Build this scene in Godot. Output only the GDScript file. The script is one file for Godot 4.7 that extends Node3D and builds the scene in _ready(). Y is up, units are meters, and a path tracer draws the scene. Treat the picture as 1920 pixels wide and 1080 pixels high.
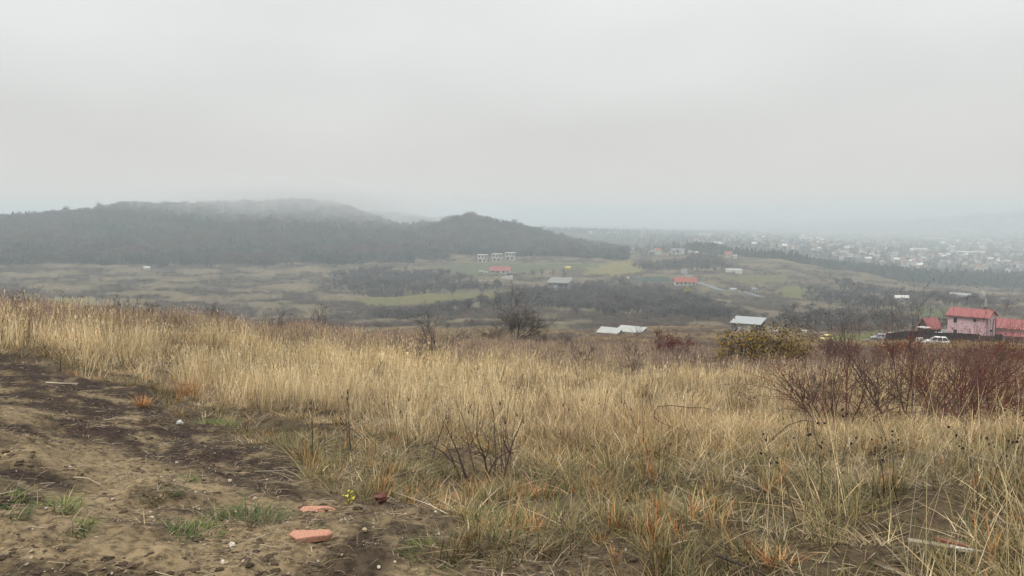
extends Node3D
# A hazy autumn view from a grassy hill over a valley with scattered houses, a wooded hill and a town in the mist.

class MB:
	var v := PackedVector3Array()
	var c := PackedColorArray()
	var ix := PackedInt32Array()
	func vert(p: Vector3, col: Color) -> int:
		v.append(p)
		c.append(col)
		return v.size() - 1
	func tri(p: Vector3, q: Vector3, r: Vector3, col: Color) -> void:
		var k := v.size()
		v.append(p); v.append(q); v.append(r)
		c.append(col); c.append(col); c.append(col)
		ix.append(k); ix.append(k + 1); ix.append(k + 2)
	func quad(p: Vector3, q: Vector3, r: Vector3, s: Vector3, col: Color) -> void:
		var k := v.size()
		v.append(p); v.append(q); v.append(r); v.append(s)
		c.append(col); c.append(col); c.append(col); c.append(col)
		ix.append(k); ix.append(k + 1); ix.append(k + 2)
		ix.append(k); ix.append(k + 2); ix.append(k + 3)
	func hexa(b: PackedVector3Array, col: Color) -> void:
		# eight corners: 0-3 round the bottom, 4-7 above them
		quad(b[0], b[3], b[2], b[1], col)
		quad(b[4], b[5], b[6], b[7], col)
		for k in 4:
			var m := (k + 1) % 4
			quad(b[k], b[m], b[m + 4], b[k + 4], col)
	func box(lo: Vector3, hi: Vector3, col := Color.WHITE) -> void:
		hexa(PackedVector3Array([lo, Vector3(hi.x, lo.y, lo.z), Vector3(hi.x, lo.y, hi.z), Vector3(lo.x, lo.y, hi.z),
			Vector3(lo.x, hi.y, lo.z), Vector3(hi.x, hi.y, lo.z), hi, Vector3(lo.x, hi.y, hi.z)]), col)
	func tube(p: PackedVector3Array, r: PackedFloat32Array, sides: int, col: Color, capped := true) -> void:
		var n := p.size()
		var first := v.size()
		var side := Vector3.RIGHT
		for k in n:
			var dir: Vector3 = (p[mini(k + 1, n - 1)] - p[maxi(k - 1, 0)]).normalized()
			if dir.length_squared() < 0.5: dir = Vector3.UP
			side = side - dir * side.dot(dir)
			if side.length() < 0.05: side = dir.cross(Vector3(0.3, 0.2, 0.9))
			side = side.normalized()
			var up := dir.cross(side)
			for s in sides:
				var a := TAU * s / sides
				v.append(p[k] + (side * cos(a) + up * sin(a)) * r[k])
				c.append(col)
		for k in n - 1:
			for s in sides:
				var a := first + k * sides + s
				var b := first + k * sides + (s + 1) % sides
				ix.append(a); ix.append(b); ix.append(b + sides)
				ix.append(a); ix.append(b + sides); ix.append(a + sides)
		if capped:
			for e in [0, n - 1]:
				var m := vert(p[e], col)
				for s in sides:
					ix.append(m); ix.append(first + e * sides + s); ix.append(first + e * sides + (s + 1) % sides)
	func blade(p: Vector3, ang: float, h: float, lean: float, curl: float, w: float, col: Color, segs: int) -> void:
		var d := Vector3(cos(ang), 0, sin(ang))
		var s := Vector3(-sin(ang), 0, cos(ang)) * w * 0.5
		var k0 := v.size()
		for k in segs:
			var t := float(k) / segs
			var q := p + d * (lean * t + curl * t * t) + Vector3.UP * h * (t - 0.35 * t * t * minf(1.0, absf(curl) / maxf(h, 0.01)))
			var f := 1.0 - 0.55 * t
			v.append(q - s * f); v.append(q + s * f)
			c.append(col); c.append(col)
			if k > 0:
				var b := k0 + k * 2
				ix.append(b - 2); ix.append(b - 1); ix.append(b + 1)
				ix.append(b - 2); ix.append(b + 1); ix.append(b)
		var tip := vert(p + d * (lean + curl) + Vector3.UP * h * (1.0 - 0.35 * minf(1.0, absf(curl) / maxf(h, 0.01))), col)
		ix.append(tip - 2); ix.append(tip - 1); ix.append(tip)
	func rock(at: Vector3, size: Vector3, rough: float, r: RandomNumberGenerator, col: Color) -> void:
		# an uneven stone: a squashed ring-and-pole lump of 7 x 4
		var first := v.size()
		var n := 7
		for k in 4:
			var f := PI * (k + 0.6) / 4.2
			for s in n:
				var a := TAU * (s + 0.3 * k) / n
				var q := Vector3(cos(a) * sin(f), cos(f), sin(a) * sin(f)) * (1.0 + r.randf_range(-rough, rough))
				vert(at + q * size, col)
		var top := vert(at + Vector3(0, size.y * (1.0 - rough * 0.6), 0), col)
		for k in 3:
			for s in n:
				var a := first + k * n + s
				var b := first + k * n + (s + 1) % n
				ix.append(a); ix.append(b); ix.append(b + n)
				ix.append(a); ix.append(b + n); ix.append(a + n)
		for s in n:
			ix.append(top); ix.append(first + s); ix.append(first + (s + 1) % n)
	func done(mat: Material) -> ArrayMesh:
		var m := ArrayMesh.new()
		var a := []
		a.resize(Mesh.ARRAY_MAX)
		a[Mesh.ARRAY_VERTEX] = v
		a[Mesh.ARRAY_COLOR] = c
		a[Mesh.ARRAY_INDEX] = ix
		m.add_surface_from_arrays(Mesh.PRIMITIVE_TRIANGLES, a)
		m.surface_set_material(0, mat)
		return m

var rng := RandomNumberGenerator.new()
var used := {}
var M := {}
var eye_height := 1.6

func rr(a: float, b: float) -> float:
	return rng.randf_range(a, b)

func numbered(called: String) -> String:
	var k: int = used.get(called, -1) + 1
	used[called] = k
	return called if k == 0 else "%s_%03d" % [called, k]

func tag(o: Node, label: String, category: String, group := "", kind := "") -> void:
	o.set_meta("label", label)
	if category: o.set_meta("category", category)
	if group: o.set_meta("group", group)
	if kind: o.set_meta("kind", kind)

func thing(called: String, label: String, category: String, at: Vector3, turn := 0.0, group := "") -> Node3D:
	var o := Node3D.new()
	o.name = numbered(called)
	add_child(o)
	o.position = at
	o.rotation.y = turn
	tag(o, label, category, group)
	return o

func part(called: String, mesh: Mesh, parent: Node) -> MeshInstance3D:
	var o := MeshInstance3D.new()
	o.name = numbered(called) if parent == self else called
	o.mesh = mesh
	parent.add_child(o, true)
	return o

func single(called: String, mesh: Mesh, at: Vector3, turn: float, label: String, category: String, group := "", kind := "") -> MeshInstance3D:
	var o := part(called, mesh, self)
	o.position = at
	o.rotation.y = turn
	tag(o, label, category, group, kind)
	return o

func copy(o: Node3D, called: String, at: Vector3, turn: float, label: String) -> Node3D:
	var r: Node3D = o.duplicate()
	r.name = numbered(called)
	add_child(r)
	r.position = at
	r.rotation.y = turn
	r.set_meta("label", label)
	return r

func lin(r: float, g: float, b: float) -> Color:
	return Color(r, g, b).linear_to_srgb()

func paint(r: float, g: float, b: float, rough := 0.9, spec := 0.3) -> StandardMaterial3D:
	var m := StandardMaterial3D.new()
	m.albedo_color = lin(r, g, b)
	m.roughness = rough
	m.metallic_specular = spec
	m.cull_mode = BaseMaterial3D.CULL_DISABLED
	return m

func tinted(rough := 0.9, spec := 0.25, through := 0.0) -> StandardMaterial3D:
	var m := paint(1, 1, 1, rough, spec)
	m.vertex_color_use_as_albedo = true
	if through > 0.0:
		m.backlight_enabled = true
		m.backlight = Color(through, through, through)
	return m

func speckle(freq: float, lo: float, hi: float, sd: int, normal := false) -> NoiseTexture2D:
	var n := FastNoiseLite.new()
	n.seed = sd
	n.frequency = freq
	n.fractal_octaves = 5
	n.fractal_gain = 0.62
	var t := NoiseTexture2D.new()
	t.width = 512
	t.height = 512
	t.seamless = true
	t.noise = n
	if normal:
		t.as_normal_map = true
		t.bump_strength = 6.0
	else:
		var g := Gradient.new()
		g.set_color(0, Color(lo, lo, lo))
		g.set_color(1, Color(hi, hi, hi))
		t.color_ramp = g
	return t

func weathered(m: StandardMaterial3D, scale: float, lo: float, sd: int) -> StandardMaterial3D:
	m.albedo_texture = speckle(0.012, lo, 1.0, sd)
	m.uv1_triplanar = true
	m.uv1_scale = Vector3.ONE * scale
	return m

func noise(wave: float, sd: int, octaves := 3) -> FastNoiseLite:
	var n := FastNoiseLite.new()
	n.noise_type = FastNoiseLite.TYPE_SIMPLEX_SMOOTH
	n.frequency = 1.0 / wave
	n.fractal_octaves = octaves
	n.seed = sd
	return n

# ---------------------------------------------------------------- terrain
# Survey of the ground: bearing in degrees, then distance and height pairs in metres.
var survey := [
	[-44.76, [0.3, 0.02, 1.5, 0, 3.5, 0.45, 14, -0.25, 30, -0.99, 60, -5, 150, -16, 300, -29, 480, -37, 570, -39.42, 700, -42.03, 800, -41.34, 930, -39.38, 1100, -32.62, 1300, -20.16, 1500, -5.58, 1700, -20, 2500, -60, 4000, -80, 9000, -80]],
	[-33.11, [0.3, 0.02, 1.5, 0, 3.5, 0.23, 14, -0.67, 30, -1.58, 60, -6.5, 150, -20, 300, -35, 480, -46, 570, -48.39, 700, -51.02, 800, -50.36, 930, -47.73, 1100, -38.7, 1300, -24.02, 1500, -5.16, 1700, -20, 2500, -60, 4000, -80, 9000, -80]],
	[-29.71, [0.3, 0.02, 1.5, 0, 3.5, 0.18, 7, -0.24, 14, -0.85, 31, -1.92, 60, -7, 150, -22, 300, -38, 465, -48, 555, -50.17, 675, -52.2, 800, -52.27, 925, -49.81, 1100, -40.17, 1300, -21.92, 1500, -1.04, 1700, -8, 2500, -50, 4000, -80, 9000, -80]],
	[-26.06, [0.3, 0.02, 1.5, 0, 3.5, 0.13, 7, -0.33, 14, -1.05, 32, -2.27, 60, -7.5, 150, -24, 300, -40, 450, -49, 540, -51.81, 650, -53.56, 800, -54.1, 920, -52.38, 1100, -41.59, 1300, -18, 1500, 13.31, 1700, 5, 2500, -40, 4000, -80, 9000, -80]],
	[-18.06, [0.3, 0.02, 1.5, 0, 3.5, 0.04, 7, -0.49, 14, -1.46, 38, -3.76, 60, -8.5, 150, -25, 300, -42, 420, -51, 480, -55.49, 560, -56.65, 700, -58.99, 850, -58.27, 930, -54.92, 1100, -42.66, 1350, -11.31, 1500, 18.74, 1700, 8, 2500, -30, 4000, -80, 9000, -80]],
	[-15.2, [0.3, 0.02, 1.5, 0, 3.5, 0.01, 7, -0.52, 14, -1.55, 38, -4.12, 55, -6.3, 80, -11.5, 150, -25, 300, -41, 400, -50, 465, -54.84, 560, -57.52, 670, -59.89, 820, -59.16, 925, -55.45, 1100, -43.32, 1350, -9.76, 1500, 22.86, 1700, 8, 2500, -20, 4000, -80, 9000, -80]],
	[-12.26, [0.3, 0.02, 1.5, 0, 3.5, -0.01, 7, -0.55, 14, -1.64, 38, -4.45, 50, -6.05, 80, -12, 150, -25, 300, -41, 380, -49.42, 450, -54.31, 560, -58.64, 640, -60.43, 800, -60.01, 920, -55.85, 1100, -45.32, 1350, -15.2, 1500, 13.33, 1700, 2, 2500, -8, 3500, -70, 9000, -80]],
	[-10.02, [0.3, 0.02, 1.5, 0, 3.5, -0.02, 7, -0.57, 14, -1.7, 38, -4.62, 52, -6.56, 80, -12.5, 150, -25, 300, -40.5, 365, -48.28, 435, -53.74, 560, -59.1, 640, -60.91, 800, -60.48, 920, -56.29, 1100, -47.14, 1350, -24.24, 1500, -2.37, 1700, -15, 2300, 4.6, 2700, 12.23, 3500, -60, 9000, -80]],
	[-7.74, [0.3, 0.02, 1.5, 0, 3.5, -0.03, 7, -0.58, 14, -1.75, 38, -4.79, 55, -7.2, 80, -13, 150, -25, 300, -40, 350, -47.01, 420, -52.74, 560, -59.48, 640, -61.29, 800, -60.86, 920, -56.65, 1100, -48.91, 1350, -29.79, 1500, -21.31, 1700, -40, 2300, -6.05, 2700, -0.23, 3500, -50, 9000, -80]],
	[-5.43, [0.3, 0.02, 1.5, 0, 3.5, -0.04, 7, -0.59, 14, -1.78, 38, -4.98, 60, -8.21, 85, -14, 150, -25, 275, -38, 340, -44.91, 420, -51.27, 550, -57.17, 640, -59.85, 830, -59.58, 950, -55.63, 1120, -48.56, 1320, -31, 1440, -16.65, 1650, -30, 2300, -30, 2800, -13.36, 4000, -80, 9000, -80]],
	[-3.11, [0.3, 0.02, 1.5, 0, 3.5, -0.04, 7, -0.6, 14, -1.81, 38, -5.15, 65, -9.19, 90, -14.5, 150, -25, 250, -36.13, 330, -43, 420, -49.43, 540, -54.81, 640, -58.73, 860, -57.91, 980, -54.31, 1150, -48.51, 1300, -27.11, 1420, -4.11, 1600, -15, 2200, -40, 2900, -21.69, 4000, -80, 9000, -80]],
	[-0.78, [0.3, 0.02, 1.5, 0, 3.5, -0.05, 7, -0.6, 14, -1.84, 38, -5.24, 72, -10.32, 95, -15.2, 150, -25, 250, -36.35, 330, -43.29, 420, -49.79, 540, -55.26, 640, -59.25, 860, -58.58, 980, -54.38, 1150, -50.13, 1300, -35.88, 1420, -15.52, 1600, -26, 2200, -48, 2950, -35.95, 4000, -80, 9000, -80]],
	[1.56, [0.3, 0.02, 1.5, 0, 3.5, -0.05, 7, -0.6, 14, -1.87, 38, -5.34, 78, -11.31, 100, -16, 150, -25, 250, -36.51, 330, -43.5, 420, -50.06, 540, -55.61, 640, -59.67, 860, -59.14, 980, -54.37, 1150, -52.44, 1300, -43.74, 1420, -27.89, 1600, -40, 2200, -55, 3000, -46.63, 4000, -80, 9000, -80]],
	[7.35, [0.3, 0.02, 1.5, 0, 3.5, -0.03, 7, -0.58, 14, -1.88, 38, -5.5, 75, -11.13, 110, -16.31, 180, -26.48, 250, -35.87, 320, -42.66, 420, -50.51, 560, -57.26, 640, -60.05, 750, -59.03, 900, -58.45, 1050, -56.49, 1250, -58.36, 1500, -63.33, 2000, -68.94, 2600, -58.91, 3200, -53.7, 4500, -80, 9000, -80]],
	[13.01, [0.3, 0.02, 1.5, 0, 3.5, -0, 7, -0.54, 14, -1.86, 38, -5.47, 75, -11.15, 110, -16.29, 180, -26.47, 250, -34.54, 300, -39.57, 380, -47.25, 480, -53.71, 600, -57.97, 690, -59.6, 800, -58.77, 950, -57.56, 1150, -56.38, 1350, -55.82, 1800, -63.15, 2400, -64.29, 3200, -63.21, 4500, -77.77, 6000, -95, 9000, -95]],
	[18.41, [0.3, 0.02, 1.5, 0, 3.5, 0.04, 7, -0.48, 14, -1.8, 38, -5.36, 75, -10.91, 110, -15.96, 180, -25.97, 250, -33.59, 320, -40.95, 420, -50.43, 520, -56.75, 650, -61.68, 780, -63.77, 900, -62.24, 1020, -58.96, 1120, -57, 1400, -80, 1700, -66.67, 2400, -71.78, 3200, -73.78, 4500, -78.6, 6000, -78.59, 9000, -60]],
	[23.5, [0.3, 0.02, 1.5, 0, 3.5, 0.1, 7, -0.41, 14, -1.71, 38, -5.27, 75, -10.73, 110, -15.58, 180, -25.38, 230, -31.72, 300, -38.84, 400, -47.55, 520, -55.78, 650, -62, 780, -65.48, 900, -65.72, 1020, -65.18, 1200, -82, 1500, -77.07, 2000, -79.78, 2700, -83.23, 3500, -86.77, 4500, -84.28, 6000, -53.8, 9000, -40]],
	[28.22, [0.3, 0.02, 1.5, 0, 3.5, 0.16, 7, -0.33, 14, -1.6, 25, -3.18, 50, -6.9, 100, -13.77, 175, -23.7, 215, -28.19, 260, -33.01, 420, -47.73, 520, -53.54, 650, -60.3, 800, -67.39, 950, -73.51, 1100, -86, 1400, -87.34, 1700, -90.18, 2200, -90.99, 3000, -89.02, 4000, -86.01, 5000, -66.46, 6000, -12.65, 9000, -20]],
	[33.11, [0.3, 0.02, 1.5, 0, 3.5, 0.23, 7, -0.23, 14, -1.46, 25, -2.99, 50, -6.56, 100, -13.23, 175, -22.85, 215, -27.21, 260, -31.89, 420, -46.26, 520, -52.6, 650, -60.22, 800, -68.1, 950, -76.3, 1100, -92, 1300, -90.22, 1500, -92.43, 1800, -94.9, 2300, -95.67, 3000, -91.37, 4000, -77.24, 5000, -40.63, 6000, 31.86, 9000, 0]],
	[44.76, [0.3, 0.02, 1.5, 0, 3.5, 0.45, 7, 0.05, 14, -0.98, 25, -2.28, 50, -5.31, 100, -11.06, 175, -19.45, 215, -23.22, 260, -27.28, 420, -39.77, 520, -45.35, 650, -52.07, 800, -59.05, 950, -65.85, 1100, -95, 1300, -78.17, 1500, -79.63, 1800, -82.03, 2300, -83.18, 3000, -77.34, 4000, -61.53, 5000, -24.72, 6000, 44.49, 9000, 10]],
]
var bearings := PackedFloat64Array()
var lines := []
var az_list := PackedFloat64Array()
var row_d := PackedFloat64Array()
var grid := PackedFloat32Array()
const NEAR_ROWS := 285
const ROWS := 575
const AZ0 := -48.0
const AZ_STEP := 0.14
const FINE := 687
var n_big := noise(70.0, 11)
var n_mid := noise(14.0, 12)
var n_low := noise(1.6, 13, 4)
var n_fine := noise(0.35, 14, 3)
var n_cover := noise(55.0, 15, 4)
var n_patch := noise(9.0, 16, 4)
var n_wood := noise(130.0, 17, 3)
var n_tuft := noise(2.6, 18, 3)
var n_soil := noise(1.1, 19, 4)

func slopes(x: PackedFloat64Array, y: PackedFloat64Array) -> PackedFloat64Array:
	var n := x.size()
	var m := PackedFloat64Array()
	m.resize(n)
	for i in n:
		if i == 0: m[i] = (y[1] - y[0]) / (x[1] - x[0])
		elif i == n - 1: m[i] = (y[i] - y[i - 1]) / (x[i] - x[i - 1])
		else:
			var a := x[i] - x[i - 1]
			var b := x[i + 1] - x[i]
			var p := (y[i] - y[i - 1]) / a
			var q := (y[i + 1] - y[i]) / b
			m[i] = 0.0 if p * q <= 0.0 else (3.0 * a + 3.0 * b) / ((2.0 * b + a) / p + (b + 2.0 * a) / q)
	return m

func curve_at(x: PackedFloat64Array, y: PackedFloat64Array, m: PackedFloat64Array, t: float) -> float:
	if t <= x[0]: return y[0]
	var n := x.size()
	if t >= x[n - 1]: return y[n - 1]
	var i := x.bsearch(t, false) - 1
	var h := x[i + 1] - x[i]
	var s := (t - x[i]) / h
	return (1.0 + 2.0 * s) * (1.0 - s) * (1.0 - s) * y[i] + s * (1.0 - s) * (1.0 - s) * h * m[i] + s * s * (3.0 - 2.0 * s) * y[i + 1] + s * s * (s - 1.0) * h * m[i + 1]

func row_of(d: float) -> float:
	if d < row_d[NEAR_ROWS]: return log(maxf(d, 0.4) / 0.4) / log(1.013)
	return NEAR_ROWS + log(d / row_d[NEAR_ROWS]) / log(1.0225)

func lump(x: float, z: float, d: float) -> float:
	var h := n_big.get_noise_2d(x, z) * 3.2 * smoothstep(120.0, 600.0, d)
	h += n_mid.get_noise_2d(x, z) * (0.9 * smoothstep(60.0, 400.0, d) + 0.12 * smoothstep(8.0, 30.0, d))
	if d < 60.0:
		h += n_low.get_noise_2d(x, z) * 0.10 + n_fine.get_noise_2d(x, z) * 0.032 + n_fine.get_noise_2d(x * 3.1 + 7.0, z * 3.1) * 0.012
	return h

func ground(x: float, z: float) -> float:
	var d := sqrt(x * x + z * z)
	var r := clampf(row_of(d), 0.0, ROWS - 1.001)
	var a := (rad_to_deg(atan2(x, -z)) - AZ0) / AZ_STEP
	a = clampf(a, 0.0, FINE - 1.001)
	var i := int(r)
	var j := int(a)
	var w := az_list.size()
	var fr := r - i
	var fa := a - j
	var k := i * w + j
	return lerpf(lerpf(grid[k], grid[k + 1], fa), lerpf(grid[k + w], grid[k + w + 1], fa), fr)

func on(x: float, z: float, up := 0.0) -> Vector3:
	return Vector3(x, ground(x, z) + up, z)

var dirt_edge := PackedVector2Array([Vector2(-22, -12.5), Vector2(-11.72, -13.65), Vector2(-8.69, -13.26), Vector2(-7.38, -12.86), Vector2(-5.47, -11.01), Vector2(-4.47, -10.35), Vector2(-3.27, -8.81), Vector2(-2.36, -6.97), Vector2(-1.69, -6.09), Vector2(-0.99, -5.08), Vector2(-0.53, -4.76), Vector2(-0.27, -4.27), Vector2(-0.24, -3.48), Vector2(-0.2, -1.5), Vector2(0.2, 3.0)])
var dirt_area := PackedVector2Array()

func bare(x: float, z: float) -> float:
	# metres inside (+) or outside (-) the bare patch of soil, its edge uneven
	var p := Vector2(x, z)
	var best := 1e9
	for k in dirt_edge.size() - 1:
		best = minf(best, p.distance_squared_to(Geometry2D.get_closest_point_to_segment(p, dirt_edge[k], dirt_edge[k + 1])))
	best = sqrt(best)
	if not Geometry2D.is_point_in_polygon(p, dirt_area): best = -best
	return best + n_tuft.get_noise_2d(x, z) * 0.75 + n_soil.get_noise_2d(x * 1.7, z * 1.7) * 0.3

func poly(a: Array) -> PackedVector2Array:
	var p := PackedVector2Array()
	for k in a.size() / 2: p.append(Vector2(a[2 * k], a[2 * k + 1]))
	return p

func bounds(p: PackedVector2Array) -> Rect2:
	var r := Rect2(p[0], Vector2.ZERO)
	for q in p: r = r.expand(q)
	return r

# cultivated plots and their colours (linear)
var plots := [
	[poly([-116, -591, -85, -630, -46, -613, -13, -647, 1, -641, -8, -558, -38, -511, -68, -525, -93, -506]), Color(0.148, 0.137, 0.056)],
	[poly([-99, -912, -45, -957, 26, -957, 93, -989, 110, -932, 23, -860, -43, -801, -68, -835]), Color(0.111, 0.118, 0.067)],
	[poly([81, -919, 157, -1031, 143, -842, 103, -801, 83, -847]), Color(0.200, 0.178, 0.074)],
	[poly([120, -787, 157, -762, 151, -723, 113, -727]), Color(0.063, 0.085, 0.070)],
	[poly([204, -816, 300, -870, 277, -779, 223, -750]), Color(0.141, 0.126, 0.063)],
	[poly([236, -711, 284, -750, 252, -652, 212, -603]), Color(0.141, 0.141, 0.056)],
	[poly([244, -493, 301, -535, 292, -484, 211, -379, 208, -392]), Color(0.104, 0.111, 0.059)],
	[poly([80, -205, 103, -252, 132, -279, 110, -230, 91, -196, 72, -177]), Color(0.148, 0.155, 0.052)],
	[poly([-287, -484, -296, -515, -262, -495, -235, -450, -250, -429]), Color(0.244, 0.215, 0.118)],
]
# thickets of bare trees
var thickets := [
	[poly([-186, -836, -154, -878, -78, -828, -38, -699, -9, -678, -15, -637, -68, -632, -112, -612, -142, -657]), 0.02],
	[poly([11, -634, 62, -708, 112, -688, 123, -534, 123, -439, 96, -340, 70, -370, 46, -424, 13, -487, -11, -457]), 0.024],
	[poly([-84, -461, -51, -473, -8, -476, -6, -423, -44, -402, -75, -409]), 0.022],
	[poly([148, -955, 220, -1002, 263, -1149, 277, -1082, 245, -897, 216, -864, 192, -901, 140, -866]), 0.015],
	[poly([261, -689, 281, -648, 256, -509, 212, -428, 227, -524, 230, -596]), 0.017],
	[poly([157, -443, 166, -382, 179, -356, 144, -291, 117, -288, 99, -302]), 0.017],
	[poly([333, -821, 342, -702, 341, -598, 335, -526, 292, -484, 298, -595, 307, -720]), 0.016],
]

func scrubby(x: float, z: float) -> float:
	# 0 open grass .. 1 scrub
	var s := n_cover.get_noise_2d(x, z * 0.8) * 1.5 + n_patch.get_noise_2d(x, z) * 0.5
	return smoothstep(-0.32, 0.25, s)

func wooded(az: float, d: float, x: float, z: float) -> bool:
	var wob := n_cover.get_noise_2d(x, z) * 60.0
	if az > 8.4: return false
	if az < -10.5: return d > 950.0 + wob and d < 1640.0
	if az < -7.0: return (d > 975.0 + wob * 0.4 and d < 1600.0) or (d > 2150.0 and d < 2800.0)
	if az < -4.5: return (d > 1010.0 + wob * 0.3 and d < 1600.0) or (d > 2150.0 and d < 2900.0)
	return (d > 1080.0 + wob * 0.4 and d < 1540.0) or (d > 2600.0 and d < 3100.0)

func soil_colour(x: float, z: float, d: float, az: float) -> Color:
	var p := n_patch.get_noise_2d(x, z)
	if d < 130.0:
		var straw := Color(0.085, 0.062, 0.037).lerp(Color(0.05, 0.038, 0.025), clampf(0.5 + n_tuft.get_noise_2d(x, z), 0, 1))
		straw = straw.lerp(Color(0.15, 0.112, 0.072), clampf(0.45 + p * 1.4, 0, 1))
		if d > 24.0: return straw
		var s := bare(x, z)
		var f := smoothstep(-0.35, 0.25, s)
		if f <= 0.0: return straw
		# pale dry loam with dark damp patches, mostly along the grass
		var damp := n_soil.get_noise_2d(x, z) * 0.9 + n_tuft.get_noise_2d(x + 40.0, z) * 1.0 + 0.34 - 0.21 * (s - 1.1) + 0.30 * smoothstep(-4.8, -7.8, z)
		var soil := Color(0.235, 0.175, 0.102).lerp(Color(0.052, 0.038, 0.028), smoothstep(-0.2, 0.5, damp))
		soil = soil.lerp(Color(0.31, 0.235, 0.138), 0.6 * smoothstep(0.15, 0.5, n_soil.get_noise_2d(x * 2.1 + 9.0, z * 2.1)))
		return straw.lerp(soil, f)
	for q in plots:
		if q[2].has_point(Vector2(x, z)) and Geometry2D.is_point_in_polygon(Vector2(x + p * 6.0, z + p * 6.0), q[0]):
			var pc: Color = q[1]
			return pc * (1.0 + 0.25 * n_mid.get_noise_2d(x * 2.0, z * 0.6))
	if d > 1600.0 or (d > 1350.0 and az > 8.0):
		return Color(0.065, 0.063, 0.055).lerp(Color(0.11, 0.10, 0.075), clampf(0.5 + n_big.get_noise_2d(x * 0.5, z * 0.5), 0, 1))
	var tan := Color(0.145, 0.115, 0.074).lerp(Color(0.225, 0.18, 0.112), clampf(0.5 + p * 1.3, 0, 1))
	tan = tan.lerp(Color(0.115, 0.108, 0.065), clampf(n_big.get_noise_2d(x + 500.0, z) * 1.6, 0, 1))
	var c := tan.lerp(Color(0.062, 0.053, 0.046), scrubby(x, z) * 0.85)
	if wooded(az, d, x, z): c = Color(0.05, 0.045, 0.038)
	return c

func build_terrain() -> void:
	for s in survey:
		bearings.append(s[0])
		var x := PackedFloat64Array()
		var y := PackedFloat64Array()
		for k in s[1].size() / 2:
			x.append(log(s[1][2 * k]))
			y.append(s[1][2 * k + 1])
		lines.append([x, y, slopes(x, y)])
	for k in FINE: az_list.append(AZ0 + AZ_STEP * k)
	var a := az_list[FINE - 1] + 4.0
	while a < 360.0 + AZ0 - 1.0:
		az_list.append(a)
		a += 4.0
	for k in ROWS: row_d.append(0.4 * pow(1.013, k) if k <= NEAR_ROWS else row_d[NEAR_ROWS] * pow(1.0225, k - NEAR_ROWS))
	dirt_area = dirt_edge.duplicate()
	dirt_area.append_array(PackedVector2Array([Vector2(-22, 3)]))
	for q in plots: q.append(bounds(q[0]).grow(6.0))
	var w := az_list.size()
	var n := w * ROWS
	grid.resize(n)
	var pos := PackedVector3Array()
	var nor := PackedVector3Array()
	var col := PackedColorArray()
	pos.resize(n)
	nor.resize(n)
	col.resize(n)
	var last := bearings.size() - 1
	for i in ROWS:
		var d := row_d[i]
		var hs := PackedFloat64Array()
		for l in lines: hs.append(curve_at(l[0], l[1], l[2], log(d)))
		var m := slopes(bearings, hs)
		for j in w:
			var az := az_list[j]
			var h := 0.0
			if az <= bearings[last]: h = curve_at(bearings, hs, m, az)
			else:
				var t := (az - bearings[last]) / (360.0 - bearings[last] + bearings[0])
				h = lerpf(hs[last], hs[0], smoothstep(0.0, 1.0, t))
			var x := d * sin(deg_to_rad(az))
			var z := -d * cos(deg_to_rad(az))
			h += lump(x, z, d)
			grid[i * w + j] = h
			pos[i * w + j] = Vector3(x, h, z)
			col[i * w + j] = soil_colour(x, z, d, az if az < 180.0 else az - 360.0)
	var ix := PackedInt32Array()
	for i in ROWS:
		for j in w:
			var k := i * w + j
			var r := i * w + (j + 1) % w
			var l := i * w + (j + w - 1) % w
			var f := k + w if i < ROWS - 1 else k
			var b := k - w if i > 0 else k
			var nn := (pos[r] - pos[l]).cross(pos[f] - pos[b]).normalized()
			nor[k] = nn if nn.y > 0 else -nn
			if i < ROWS - 1:
				ix.append(k); ix.append(k + w); ix.append(r + w)
				ix.append(k); ix.append(r + w); ix.append(r)
	var mid := n
	pos.append(Vector3(0, grid[0], 0)); nor.append(Vector3.UP); col.append(col[0])
	for j in w:
		ix.append(mid); ix.append(j); ix.append((j + 1) % w)
	var arr := []
	arr.resize(Mesh.ARRAY_MAX)
	arr[Mesh.ARRAY_VERTEX] = pos
	arr[Mesh.ARRAY_NORMAL] = nor
	arr[Mesh.ARRAY_COLOR] = col
	arr[Mesh.ARRAY_INDEX] = ix
	var mesh := ArrayMesh.new()
	mesh.add_surface_from_arrays(Mesh.PRIMITIVE_TRIANGLES, arr)
	var m := tinted(0.95, 0.2)
	m.albedo_texture = speckle(0.022, 0.42, 1.4, 3)
	m.normal_enabled = true
	m.normal_texture = speckle(0.03, 0, 1, 4, true)
	m.normal_scale = 1.5
	m.uv1_triplanar = true
	m.uv1_world_triplanar = true
	m.uv1_scale = Vector3.ONE * 1.15
	mesh.surface_set_material(0, m)
	var g := part("ground", mesh, self)
	tag(g, "hillside and valley floor of dry grass and bare brown soil", "ground", "", "structure")

# ---------------------------------------------------------------- grass
func vary(c: Color, f: float) -> Color:
	var k := 1.0 + rr(-f, f)
	return Color(c.r * k * (1.0 + rr(-0.06, 0.06)), c.g * k, c.b * k * (1.0 + rr(-0.12, 0.12)))

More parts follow.
